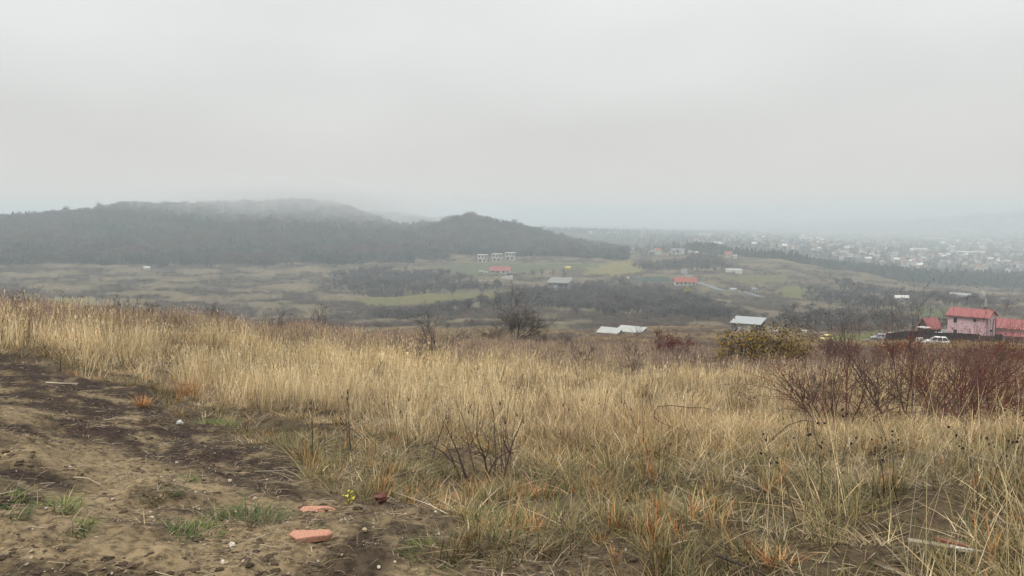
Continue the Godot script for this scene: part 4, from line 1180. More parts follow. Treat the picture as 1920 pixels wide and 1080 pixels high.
func chest(called: String, label: String, category: String, at: Vector3, turn: float, size: Vector3, mat: Material, group := "") -> void:
	# a box on a plinth with an overhanging lid
	var t := thing(called, label, category, at, turn, group)
	var s := size * 0.5
	part("plinth", solid(Vector3(-s.x * 0.9, -0.4, -s.z * 0.9), Vector3(s.x * 0.9, 0.14, s.z * 0.9), M.wood), t)
	part("body", solid(Vector3(-s.x, 0.142, -s.z), Vector3(s.x, size.y * 0.88, s.z), mat), t)
	part("lid", solid(Vector3(-s.x - 0.07, size.y * 0.88 + 0.002, -s.z - 0.07), Vector3(s.x + 0.07, size.y, s.z + 0.07), mat), t)

func sheets(called: String, label: String, at: Vector3, turn: float, size: Vector3, mat: Material) -> void:
	var t := thing(called, label, "pile", at, turn)
	for k in 4:
		var y := size.y * k / 4.0
		var o := part("sheet", solid(Vector3(-size.x / 2, y + 0.02, -size.z / 2), Vector3(size.x / 2, y + size.y / 5.0, size.z / 2), mat), t)
		o.rotation = Vector3(0, rr(-0.12, 0.12), rr(-0.02, 0.02))
		o.position = Vector3(rr(-0.15, 0.15), 0, rr(-0.1, 0.1))

func trailer(label: String, at: Vector3, turn: float) -> void:
	var t := thing("parked_trailer", label, "trailer", at, turn)
	part("body", solid(Vector3(-2.1, 0.6, -1.0), Vector3(2.1, 2.3, 1.0), M.white), t)
	part("drawbar", solid(Vector3(2.11, 0.62, -0.08), Vector3(3.2, 0.75, 0.08), M.dark), t)
	for s in [-1, 1]:
		var b := MB.new()
		b.tube(PackedVector3Array([Vector3(0, 0.35, 0.8 * s), Vector3(0, 0.35, 1.02 * s)]), PackedFloat32Array([0.36, 0.36]), 12, Color(0.02, 0.02, 0.02))
		part("wheel", b.done(M.bark), t)

func fence_run(called: String, label: String, a: Vector2, b: Vector2, panel: float, h: float, sheet: Material, post: Material) -> void:
	var mid := (a + b) * 0.5
	var root := thing(called, label, "fence", on(mid.x, mid.y))
	var n := int(ceil(a.distance_to(b) / panel))
	for k in n + 1:
		var p := a.lerp(b, float(k) / n)
		var g := on(p.x, p.y) - root.position
		part("post", solid(g + Vector3(-0.06, -0.4, -0.06), g + Vector3(0.06, h + 0.08, 0.06), post), root)
		if k == n: break
		var q := a.lerp(b, float(k + 1) / n)
		var g2 := on(q.x, q.y) - root.position
		var side := Vector3(-(g2 - g).z, 0, (g2 - g).x).normalized() * 0.02
		var m := MB.new()
		var u := (g2 - g).normalized() * 0.07
		var up := Vector3(0, h + rr(-0.05, 0.05), 0)
		var dn := Vector3(0, -0.15, 0)
		m.hexa(PackedVector3Array([g + u + dn - side, g2 - u + dn - side, g2 - u + dn + side, g + u + dn + side, g + u + up - side, g2 - u + up - side, g2 - u + up + side, g + u + up + side]), Color.WHITE)
		part("panel", m.done(sheet), root)

func ribbon(called: String, label: String, category: String, flat: Array, width: float, mat: Material) -> void:
	var p := poly(flat)
	var c := Curve2D.new()
	for k in p.size():
		var t := (p[mini(k + 1, p.size() - 1)] - p[maxi(k - 1, 0)]) * 0.17
		c.add_point(p[k], -t, t)
	var b := MB.new()
	var n := int(c.get_baked_length() / 7.0)
	var prev := PackedVector3Array()
	for k in n + 1:
		var q := c.sample_baked(c.get_baked_length() * k / n)
		var r := c.sample_baked(minf(c.get_baked_length() * k / n + 1.0, c.get_baked_length()))
		if k == n: r = q + (q - c.sample_baked(c.get_baked_length() - 1.0))
		var s := (r - q).normalized().orthogonal() * width * 0.5
		var y := maxf(ground(q.x + s.x, q.y + s.y), ground(q.x - s.x, q.y - s.y)) + 0.3
		var ring := PackedVector3Array([Vector3(q.x - s.x, y - 1.6, q.y - s.y), Vector3(q.x - s.x, y, q.y - s.y), Vector3(q.x + s.x, y, q.y + s.y), Vector3(q.x + s.x, y - 1.6, q.y + s.y)])
		if k > 0:
			for i in 3: b.quad(prev[i], prev[i + 1], ring[i + 1], ring[i], Color.WHITE)
		prev = ring
	var o := part(called, b.done(mat), self)
	tag(o, label, category, "", "structure")

var smoke_at := Vector3.ZERO

func build_village() -> void:
	rng.seed = 307
	M.glass = paint(0.02, 0.024, 0.028, 0.12, 0.5)
	M.frame = paint(0.55, 0.54, 0.52)
	M.dark = paint(0.03, 0.028, 0.028, 0.8)
	M.brick = weathered(paint(0.20, 0.11, 0.085), 1.5, 0.6, 41)
	M.white = weathered(paint(0.68, 0.67, 0.63), 0.4, 0.75, 42)
	M.grey = weathered(paint(0.32, 0.32, 0.31), 0.4, 0.6, 43)
	M.red_roof = weathered(paint(0.36, 0.105, 0.10, 0.6, 0.4), 0.5, 0.72, 44)
	M.tile_roof = weathered(paint(0.40, 0.13, 0.09, 0.8), 0.5, 0.7, 45)
	M.pink = weathered(paint(0.66, 0.45, 0.49), 0.25, 0.85, 46)
	M.cream = weathered(paint(0.52, 0.47, 0.36), 0.4, 0.75, 47)
	M.metal = weathered(paint(0.38, 0.41, 0.41, 0.6, 0.3), 0.5, 0.75, 48)
	M.wood = weathered(paint(0.13, 0.085, 0.06), 1.0, 0.5, 49)
	M.navy = weathered(paint(0.018, 0.027, 0.035, 0.7), 0.6, 0.6, 50)
	M.asphalt = weathered(paint(0.20, 0.21, 0.21), 0.2, 0.7, 51)
	M.track = weathered(paint(0.34, 0.29, 0.21), 0.2, 0.7, 52)
	ribbon("road", "grey road winding between the valley fields", "road", [328, -1344, 263, -1094, 224, -963, 198, -893, 186, -854, 175, -786, 168, -723, 172, -676, 181, -650, 187, -627, 195, -600], 6.5, M.asphalt)
	ribbon("dirt_track", "pale dirt track beside the white ruin", "track", [-45, -738, -30, -733, -10, -715, 12, -683, 31, -650], 3.5, M.track)
	ribbon("dirt_track", "pale lane along the foot of the wooded hill", "track", [-244, -903, -200, -928, -141, -948, -84, -957, -39, -957, 26, -951, 92, -972], 3.0, M.track)
	# pink house
	var hx := 113.7
	var hz := -194.2
	var turn := -bearing(hx, hz) - 0.27
	var h := gable("pink_house", "two storey pink house with red metal roof and smoking chimney", "house", level(hx, hz, 3.0), turn, 8.8, 6.6, 6.3, 7.75, M.pink, M.red_roof, 0.5, [["front", -2.7, 5.15, 1.0, 1.55], ["front", 1.6, 5.4, 0.9, 1.0], ["front", -2.6, 2.1, 1.05, 1.6], ["right", 1.2, 5.0, 0.9, 1.2]])
	for q in [[4.28, 3.32], [4.42, -1.0], [4.42, -3.2]]:
		part("downpipe", solid(Vector3(q[0], 0.1, q[1]), Vector3(q[0] + 0.12, 5.7, q[1] + 0.12), M.wood), h)
	part("gutter", solid(Vector3(-4.9, 6.0, 3.82), Vector3(4.9, 6.13, 3.96), M.wood), h)
	var ext := part("side_extension", solid(Vector3(-5.9, -2.5, -3.0), Vector3(-4.43, 2.75, 3.2), M.white), h)
	part("balcony_slab", solid(Vector3(-6.0, 2.76, -3.1), Vector3(-4.43, 2.9, 3.3), M.grey), ext)
	var rail := MB.new()
	for k in 9: rail.box(Vector3(-6.0, 2.9, -3.0 + k * 0.77), Vector3(-5.95, 4.0, -2.93 + k * 0.77))
	rail.box(Vector3(-6.0, 4.0, -3.1), Vector3(-5.93, 4.08, 3.3))
	rail.box(Vector3(-5.92, 4.0, 3.23), Vector3(-4.43, 4.08, 3.3))
	for k in 4: rail.box(Vector3(-5.8 + k * 0.4, 2.9, 3.24), Vector3(-5.74 + k * 0.4, 4.0, 3.29))
	part("railing", rail.done(M.dark), ext)
	part("stair_beam", solid(Vector3(-5.9, 4.9, 2.9), Vector3(-4.43, 5.02, 3.1), M.dark), ext)
	smoke_at = h.transform * Vector3(2.7, 8.7, -0.55)
	var lamp := thing("yard_lamp", "dark round yard lamp on a post in front of the pink house", "lamp", on(116.1, -190.0), 0)
	var lb := MB.new()
	lb.tube(PackedVector3Array([Vector3(0, -0.2, 0), Vector3(0, 2.3, 0)]), PackedFloat32Array([0.06, 0.05]), 6, Color(0.05, 0.05, 0.05))
	part("post", lb.done(M.bark), lamp)
	lb = MB.new()
	lb.rock(Vector3(0, 2.5, 0), Vector3(0.28, 0.28, 0.28), 0.03, rng, Color(0.03, 0.03, 0.03))
	part("globe", lb.done(M.bark), lamp)
	# house on the right
	hx = 127.4
	hz = -196.0
	var h2 := gable("red_roof_house", "low house with red roof at the right edge beyond the brown wall", "house", level(hx, hz, 3.0), -bearing(hx, hz) - 0.12, 12.5, 8.0, 3.1, 4.9, M.white, M.red_roof, 0.5, [["front", 3.0, 2.2, 1.2, 1.2]])
	var porch := MB.new()
	porch.hexa(PackedVector3Array([Vector3(-4.5, 2.2, 4.03), Vector3(7.5, 2.2, 4.03), Vector3(7.5, 1.5, 7.2), Vector3(-4.5, 1.5, 7.2), Vector3(-4.5, 2.35, 4.03), Vector3(7.5, 2.35, 4.03), Vector3(7.5, 1.65, 7.2), Vector3(-4.5, 1.65, 7.2)]), Color.WHITE)
	part("porch_roof", porch.done(M.red_roof), h2)
	for q in [-4.2, -0.5, 3.2, 7.0]: part("porch_post", solid(Vector3(q, -2.0, 6.8), Vector3(q + 0.14, 1.55, 6.94), M.wood), h2)
	# small hut with a steep red roof and an awning
	hx = 111.2
	hz = -209.0
	var hut := gable("garden_hut", "small hut with steep red roof behind the dark fence", "hut", level(hx, hz, 1.5), -bearing(hx, hz) + 0.75, 3.6, 4.2, 2.6, 4.8, M.wood, M.red_roof, 0.45, [["front", 0.0, 1.6, 0.8, 0.9]], false)
	part("awning", solid(Vector3(-4.6, 2.75, 0.6), Vector3(-2.3, 2.95, 3.4), M.white), hut)
	for q in [[-4.5, 3.2], [-2.5, 3.2], [-4.5, 0.8]]: part("awning_post", solid(Vector3(q[0], -1.0, q[1]), Vector3(q[0] + 0.1, 2.75, q[1] + 0.1), M.dark), hut)
	# fences
	fence_run("dark_fence", "long dark blue sheet fence in front of the hut", Vector2(85.3, -178.7), Vector2(92.9, -172.6), 2.0, 2.3, M.navy, M.dark)
	fence_run("dark_fence", "dark green sheet fence below the pink house", Vector2(92.98, -172.5), Vector2(99.3, -166.7), 2.0, 2.0, M.navy, M.dark)
	fence_run("brown_wall", "weathered brown board wall right of the dark green fence", Vector2(99.5, -166.4), Vector2(102.0, -163.6), 1.3, 1.75, M.wood, M.wood)
	fence_run("wire_fence", "brown panel fence with pale posts at the right edge", Vector2(102.4, -162.9), Vector2(110.5, -157.0), 1.8, 1.6, M.brick, M.grey)
	fence_run("green_gate", "tall dark green gate between the brown wall and the panel fence", Vector2(100.6, -162.9), Vector2(101.4, -162.2), 1.1, 2.1, M.navy, M.navy)
	var wb := thing("white_tank", "white square water tank beside the dark fence", "tank", on(85.8, -165.0), -bearing(85.8, -165.0))
	part("tank", solid(Vector3(-0.65, 0.15, -0.5), Vector3(0.65, 1.25, 0.5), M.white), wb)
	part("pallet", solid(Vector3(-0.7, -0.2, -0.55), Vector3(0.7, 0.15, 0.55), M.wood), wb)
	part("cap", solid(Vector3(-0.15, 1.25, -0.15), Vector3(0.15, 1.33, 0.15), M.grey), wb)
	# lean-to shed
	hx = 75.7
	hz = -250.8
	turn = -bearing(hx, hz) - 0.3
	var sh := thing("field_shed", "grey open shed with pale sloping sheet roof in the field", "shed", level(hx, hz, 2.0), turn)
	var sb := MB.new()
	sb.hexa(PackedVector3Array([Vector3(-5.2, 2.95, 3.2), Vector3(4.7, 2.95, 3.2), Vector3(4.7, 4.5, -3.2), Vector3(-5.2, 4.5, -3.2), Vector3(-5.2, 3.07, 3.2), Vector3(4.7, 3.07, 3.2), Vector3(4.7, 4.62, -3.2), Vector3(-5.2, 4.62, -3.2)]), Color.WHITE)
	part("roof", sb.done(M.metal), sh)
	for k in 4: part("front_board", solid(Vector3(-4.3 + k * 1.9, -1.5, 2.55), Vector3(-2.45 + k * 1.9, 2.75 - 0.15 * (k % 2), 2.65), [M.grey, M.grey, M.cream, M.grey][k]), sh)
	part("back_wall", solid(Vector3(-4.6, -1.5, -2.7), Vector3(4.2, 4.1, -2.55), M.grey), sh)
	for q in [[-4.6, 2.7, 2.95], [3.9, 2.7, 2.95], [4.1, -2.3, 4.2], [-4.6, -2.3, 4.2]]: part("post", solid(Vector3(q[0], -1.5, q[1]), Vector3(q[0] + 0.22, q[2], q[1] + 0.22), M.metal if q[0] == 3.9 else M.wood), sh)
	chest("white_crate", "white crate leaning at the left corner of the field shed", "crate", on(72.0, -249.0), 0.3, Vector3(0.9, 1.3, 0.8), M.white)
	sheets("sheet_pile", "low white sheet pile right of the field shed", on(84.6, -251.0), -0.3, Vector3(2.2, 0.6, 1.2), M.white)
	sheets("sheet_pile", "flat grey sheet pile behind the low white pile", on(87.0, -254.0), -0.3, Vector3(4.2, 0.8, 1.2), M.metal)
	chest("white_box", "square white box standing between the shed and the yellow car", "box", on(93.0, -249.5), -0.3, Vector3(1.5, 1.35, 1.2), M.white)
	sheets("sheet_pile", "long dark pile right of the square white box", on(97.5, -249.0), -0.35, Vector3(4.8, 0.9, 1.4), M.grey)
	# two low white roofed sheds
	for q in [[30.2, -243.5, 7.6, 3.6, "near low shed with white sheet roof in the brown field"], [38.6, -255.0, 9.6, 4.6, "further low shed with white sheet roof in the brown field"]]:
		var t := thing("low_shed", q[4], "shed", level(q[0], q[1], 2.0), -bearing(q[0], q[1]) - 0.5, "pair of low white roofed sheds")
		var m := MB.new()
		var a: float = q[2] / 2
		var c: float = q[3] / 2
		m.hexa(PackedVector3Array([Vector3(-a, 0.9, c), Vector3(a, 0.9, c), Vector3(a, 2.3, -c), Vector3(-a, 2.3, -c), Vector3(-a, 1.0, c), Vector3(a, 1.0, c), Vector3(a, 2.4, -c), Vector3(-a, 2.4, -c)]), Color.WHITE)
		part("roof", m.done(M.white_sheet), t)
		part("front_wall", solid(Vector3(-a + 0.2, -1.5, c - 0.4), Vector3(a - 0.2, 0.95, c - 0.25), M.grey), t)
		part("back_wall", solid(Vector3(-a + 0.2, -1.5, -c + 0.25), Vector3(a - 0.2, 2.15, -c + 0.4), M.grey), t)
	# three modern white villas
	for k in 3:
		var q: Array = [[-36.3, -979.0, "first"], [-18.5, -979.2, "middle"], [-2.0, -987.5, "last"]][k]
		var v := thing("white_villa", "modern flat roofed white villa, %s of the three below the forest, from the red barn side" % q[2] if k != 1 else "modern flat roofed white villa, middle one of the three below the forest", "villa", level(q[0], q[1], 4.0), -bearing(q[0], q[1]) - 0.2, "three white villas below the forest")
		v.set_meta("label", ["leftmost of three modern flat roofed white villas below the forest", "middle of three modern flat roofed white villas below the forest", "rightmost of three modern flat roofed white villas below the forest"][k])
		part("ground_floor", solid(Vector3(-5.5, -3.0, -4.5), Vector3(5.5, 3.2, 4.0), M.white), v)
		part("upper_floor", solid(Vector3(-6.0, 3.5, -4.5), Vector3(2.6, 6.6, 3.6), M.white), v)
		part("terrace_slab", solid(Vector3(-6.3, 3.22, -4.8), Vector3(6.4, 3.48, 5.2), M.white), v)
		part("roof", solid(Vector3(-6.5, 6.62, -5.0), Vector3(6.4, 6.95, 4.6), M.white), v)
		part("corner_pillar", solid(Vector3(5.6, 3.5, 3.6), Vector3(6.1, 6.6, 4.1), M.white), v)
		part("rear_wall", solid(Vector3(2.62, 3.5, -4.5), Vector3(6.0, 6.6, -3.6), M.grey), v)
		v.scale.y = 1.35
		for w in [[-3.6, 5.0, 2.6, 1.8, 3.6], [0.6, 5.0, 2.0, 1.8, 3.6], [-2.5, 1.4, 2.8, 2.0, 4.0], [2.8, 1.4, 2.6, 2.0, 4.0]]:
			window_on(v, "front", w[0], w[1], w[2], w[3], 0.0, w[4], M.frame)
	# long barn with a pinkish red roof
	gable("red_barn", "long farmhouse with pinkish red roof below the three villas", "farmhouse", level(-12.6, -851.0, 5.0), -bearing(-12.6, -851.0) - 0.12, 22.0, 10.0, 3.2, 7.2, M.white, M.red_roof, 0.7, [["front", -7.0, 1.7, 2.0, 1.6], ["front", -2.0, 1.7, 2.6, 1.8], ["front", 4.0, 1.7, 2.6, 1.8], ["front", 8.5, 1.7, 1.5, 1.6]], false)
	for q in [[-33.0, -840.0, "white box trailer parked furthest left of the long farmhouse"], [-28.0, -838.0, "white box trailer parked next to the long farmhouse"]]:
		trailer(q[2], on(q[0], q[1]), 0.3)
	# roofless white ruin
	var ru := thing("white_ruin", "roofless white ruin of broken wall pieces below the long farmhouse", "ruin", level(-5.1, -757.6, 3.0), -bearing(-5.1, -757.6))
	for k in 5: part("wall_piece", solid(Vector3(-6.0 + k * 2.6, -2.0, 2.0), Vector3(-4.6 + k * 2.6, [1.6, 2.8, 3.6, 3.0, 4.0][k], 2.5), M.white), ru)
	for k in 4: part("wall_piece", solid(Vector3(-4.6 + k * 2.6, -2.0, -2.5), Vector3(-2.0 + k * 2.6, [2.6, 3.4, 2.2, 3.6][k], -2.0), M.white), ru)
	part("lintel", solid(Vector3(-0.8, 2.9, 2.01), Vector3(3.2, 3.5, 2.49), M.white), ru)
	# unfinished concrete building
	var cx := 39.9
	var cz := -655.0
	var cb := thing("concrete_shell", "unfinished grey concrete building with open bays above the thicket", "building", level(cx, cz, 5.0), -bearing(cx, cz) - 0.35)
	for k in 5: part("column", solid(Vector3(-9.0 + k * 4.3, -3.0, 4.6), Vector3(-8.2 + k * 4.3, 5.2 - 0.1 * k, 5.2), M.grey), cb)
	part("back_wall", solid(Vector3(-9.0, -3.0, -4.5), Vector3(9.0, 5.6, -4.0), M.grey), cb)
	part("side_wall", solid(Vector3(8.4, -3.0, -3.98), Vector3(9.0, 5.3, 4.58), M.grey), cb)
	part("floor_slab", solid(Vector3(-9.2, 2.0, -3.9), Vector3(8.3, 2.3, 4.5), M.grey), cb)
	var cr := MB.new()
	cr.hexa(PackedVector3Array([Vector3(-9.8, 4.9, 6.0), Vector3(9.8, 4.9, 6.0), Vector3(9.8, 7.6, -5.2), Vector3(-9.8, 7.6, -5.2), Vector3(-9.8, 5.2, 6.0), Vector3(9.8, 5.2, 6.0), Vector3(9.8, 7.9, -5.2), Vector3(-9.8, 7.9, -5.2)]), Color.WHITE)
	part("roof", cr.done(M.grey), cb)
	for k in 3: part("infill_wall", solid(Vector3(-8.1 + k * 4.3, -3.0, 4.3), Vector3(-5.1 + k * 4.3, [2.0, 3.4, 1.4][k], 4.55), [M.grey, M.white, M.grey][k]), cb)
	cb.scale.y = 1.35
	part("annex", solid(Vector3(-13.5, -3.0, 1.0), Vector3(-9.3, 1.2, 6.5), M.grey), cb)
	# other houses of the valley
	var yellow := weathered(paint(0.55, 0.42, 0.10), 0.4, 0.8, 53)
	gable("yellow_hut", "small yellow hut beside the upper green field", "hut", level(62.4, -872.0, 2.0), -bearing(62.4, -872.0) - 0.3, 5.6, 4.5, 2.8, 4.4, yellow, yellow, 0.4, [["front", 0.0, 1.4, 1.0, 1.0]], false)
	gable("long_red_house", "long white house with orange red roof beside the valley road", "house", level(152.9, -697.0, 5.0), -bearing(152.9, -697.0) + 0.12, 18.5, 9.0, 3.2, 6.6, M.white, M.tile_roof, 0.8, [["front", -7.0, 1.6, 1.4, 1.8], ["front", -3.5, 1.6, 1.4, 1.8], ["front", 0.0, 1.6, 1.8, 1.8], ["front", 3.5, 1.6, 1.4, 1.8], ["front", 7.0, 1.6, 1.4, 1.8]], false)
	var far := [
		[208.6, -1388.0, 16.0, 8.0, 5.0, 7.5, M.white, M.grey, "wide pale house at the edge of the far wood"],
		[222.9, -1211.0, 9.5, 8.0, 6.5, 9.0, M.white, M.tile_roof, "white house with red roof between the wood and the road"],
		[214.0, -1212.0, 8.0, 7.0, 3.5, 6.0, M.cream, M.grey, "low cream house left of the white red roofed house"],
		[254.0, -1213.0, 20.0, 9.0, 5.5, 8.5, M.white, M.grey, "long white house left of the bright white hall"],
		[270.0, -1205.0, 7.0, 6.0, 3.5, 5.5, M.white, M.grey, "small white house below the bright white hall"],
		[300.0, -1096.0, 9.0, 8.0, 5.0, 8.5, M.cream, M.tile_roof, "cream house with brown red roof at the top of the tan hill"],
		[307.5, -1093.0, 6.0, 6.0, 4.5, 5.2, M.white, M.white, "small white block attached beside the cream house"],
		[341.7, -598.7, 15.0, 8.0, 3.0, 5.5, M.grey, M.metal, "grey roofed house among the scrub beyond the pink house"],
		[358.0, -604.0, 10.0, 3.0, 2.2, 3.2, M.white, M.grey, "low white outbuilding right of the grey roofed house"],
		[292.0, -590.0, 9.0, 5.0, 2.6, 4.2, M.white, M.white, "white farm shed in the scrub left of the grey roofed house"],
		[187.5, -668.0, 5.0, 3.5, 1.6, 2.4, M.white, M.metal, "small white shed right of the long red roof by the road"],
		[206.0, -668.0, 5.0, 4.0, 2.4, 3.6, M.white, M.grey, "tiny white garden house beyond the pinkish brown tree"]]
	for q in far:
		var c: float = q[2]
		gable("valley_house", q[8], "house", level(q[0], q[1], 4.0), -bearing(q[0], q[1]) + rr(-0.5, 0.3), c, q[3], q[4], q[5], q[6], q[7], 0.4, [["front", -c * 0.28, float(q[4]) * 0.55, 1.4, 1.4], ["front", c * 0.22, float(q[4]) * 0.55, 1.4, 1.4]], false)
	# round roofed white halls
	for q in [[281.5, -1225.0, 14.0, 5.0, "bright white round roofed hall at the top of the valley road"], [241.5, -859.0, 17.0, 5.0, "white round roofed greenhouse in the garden field"]]:
		var t := thing("white_hall", q[4], "hall", level(q[0], q[1], 4.0), -bearing(q[0], q[1]) - 0.1)
		var m := MB.new()
		var a: float = q[2] / 2
		for k in 8:
			var a0 := PI * k / 8
			var a1 := PI * (k + 1) / 8
			m.quad(Vector3(-a, 2.2 + sin(a0) * 2.6, cos(a0) * 4.0), Vector3(a, 2.2 + sin(a0) * 2.6, cos(a0) * 4.0), Vector3(a, 2.2 + sin(a1) * 2.6, cos(a1) * 4.0), Vector3(-a, 2.2 + sin(a1) * 2.6, cos(a1) * 4.0), Color.WHITE)
			for s in [-1, 1]: m.tri(Vector3(a * s, 2.2, 0), Vector3(a * s, 2.2 + sin(a0) * 2.6, cos(a0) * 4.0), Vector3(a * s, 2.2 + sin(a1) * 2.6, cos(a1) * 4.0), Color.WHITE)
		part("roof", m.done(M.white_sheet), t)
		part("wall", solid(Vector3(-a + 0.05, -3.0, -3.95), Vector3(a - 0.05, 2.25, 3.95), M.white), t)
		part("door", solid(Vector3(-1.5, -1.0, 3.96), Vector3(1.5, 2.0, 4.02), M.grey), t)
	# white hives and field markers
	for k in 5: chest("beehive", "tiny white box in a row left of the white greenhouse", "box", on(200.5 + k * 4.6, -866.0 + 1.5 * (k % 2)), 0.1, Vector3(2.0, 1.5, 1.6), M.white, "row of white boxes left of the greenhouse")
	chest("white_box", "single bright white box above the thicket left of the road", "box", on(110.5, -750.0), 0.0, Vector3(2.0, 2.2, 1.6), M.white)
	gable("white_cabin", "lone white cabin at the foot of the wooded hill", "cabin", level(-380.0, -822.0, 2.0), 0.5, 6.0, 3.4, 2.2, 3.2, M.white, M.white, 0.2, [["front", 1.2, 1.3, 1.0, 0.9]], false)

# ---------------------------------------------------------------- cars
func loft(b: MB, rings: Array, col := Color.WHITE) -> void:
	for k in rings.size() - 1:
		var n: int = rings[k].size()
		for i in n: b.quad(rings[k][i], rings[k][(i + 1) % n], rings[k + 1][(i + 1) % n], rings[k + 1][i], col)
	for e in [0, rings.size() - 1]:
		var mid := Vector3.ZERO
		for p in rings[e]: mid += p
		mid /= rings[e].size()
		for i in rings[e].size(): b.tri(rings[e][i], rings[e][(i + 1) % rings[e].size()], mid, col)

func car(called: String, label: String, at: Vector3, turn: float, coat: Material, l: float, w: float, h: float, belt: float, cabin: Array) -> Node3D:
	# nose towards -x; cabin lists base front, roof front, roof rear and base rear along the length
	var root := thing(called, label, "car", at, turn, "parked cars")
	var hw := w / 2
	var rings := []
	for s in [[-l / 2, 0.45, belt - 0.30, 0.80], [-l / 2 + 0.12, 0.30, belt - 0.22, 0.92], [-l / 2 + 0.55, 0.24, belt - 0.12, 1.0], [cabin[0], 0.24, belt - 0.02, 1.0], [0.0, 0.24, belt, 1.0], [l / 2 - 0.5, 0.24, belt, 1.0], [l / 2 - 0.1, 0.32, belt - 0.04, 0.94], [l / 2, 0.48, belt - 0.2, 0.85]]:
		var q: float = hw * s[3]
		rings.append([Vector3(s[0], s[1], -q * 0.94), Vector3(s[0], s[1] + 0.14, -q), Vector3(s[0], s[2] - 0.10, -q), Vector3(s[0], s[2], -q * 0.90), Vector3(s[0], s[2], q * 0.90), Vector3(s[0], s[2] - 0.10, q), Vector3(s[0], s[1] + 0.14, q), Vector3(s[0], s[1], q * 0.94)])
	var b := MB.new()
	loft(b, rings)
	part("body", b.done(coat), root)
	b = MB.new()
	var y0 := belt - 0.05
	var y1 := h - 0.07
	var wi := hw * 0.89
	var wt := hw * 0.74
	b.hexa(PackedVector3Array([Vector3(cabin[0], y0, -wi), Vector3(cabin[3], y0, -wi), Vector3(cabin[3], y0, wi), Vector3(cabin[0], y0, wi), Vector3(cabin[1], y1, -wt), Vector3(cabin[2], y1, -wt), Vector3(cabin[2], y1, wt), Vector3(cabin[1], y1, wt)]), Color.WHITE)
	part("windows", b.done(M.glass), root)
	b = MB.new()
	b.hexa(PackedVector3Array([Vector3(cabin[1] - 0.05, y1 - 0.01, -wt - 0.03), Vector3(cabin[2] + 0.06, y1 - 0.01, -wt - 0.03), Vector3(cabin[2] + 0.06, y1 - 0.01, wt + 0.03), Vector3(cabin[1] - 0.05, y1 - 0.01, wt + 0.03), Vector3(cabin[1] + 0.12, h, -wt + 0.08), Vector3(cabin[2] - 0.05, h, -wt + 0.08), Vector3(cabin[2] - 0.05, h, wt - 0.08), Vector3(cabin[1] + 0.12, h, wt - 0.08)]), Color.WHITE)
	part("roof_panel", b.done(coat), root)
	b = MB.new()
	for s in [-1, 1]:
		for f in [[0.0, 0.0], [0.36, 0.30], [0.68, 0.68], [1.0, 1.0]]:
			var p0 := Vector3(lerpf(cabin[0], cabin[3], f[0]), y0, (wi + 0.012) * s)
			var p1 := Vector3(lerpf(cabin[1], cabin[2], f[1]), y1, (wt + 0.012) * s)
			b.tube(PackedVector3Array([p0, p1]), PackedFloat32Array([0.055, 0.045]), 5, Color.WHITE)
	part("pillars", b.done(coat), root)
	for sx in [-1, 1]:
		for sz in [-1, 1]:
			var x: float = (l / 2 - (0.85 if sx < 0 else 0.9)) * sx
			b = MB.new()
			b.tube(PackedVector3Array([Vector3(x, 0.33, (hw - 0.20) * sz), Vector3(x, 0.33, (hw + 0.015) * sz)]), PackedFloat32Array([0.34, 0.34]), 14, Color(0.02, 0.02, 0.02))
			var wheel := part("wheel", b.done(M.bark), root)
			b = MB.new()
			b.tube(PackedVector3Array([Vector3(x, 0.33, (hw + 0.0) * sz), Vector3(x, 0.33, (hw + 0.03) * sz)]), PackedFloat32Array([0.21, 0.19]), 12, Color(0.38, 0.38, 0.38))
			part("rim", b.done(M.bark), wheel)
	for sz in [-1, 1]:
		part("headlight", solid(Vector3(-l / 2 + 0.02, belt - 0.45, hw * 0.72 * sz - 0.16), Vector3(-l / 2 + 0.14, belt - 0.30, hw * 0.72 * sz + 0.16), M.lens), root)
		part("tail_light", solid(Vector3(l / 2 - 0.12, belt - 0.36, hw * 0.78 * sz - 0.1), Vector3(l / 2 - 0.01, belt - 0.16, hw * 0.78 * sz + 0.1), M.tail), root)
	return root

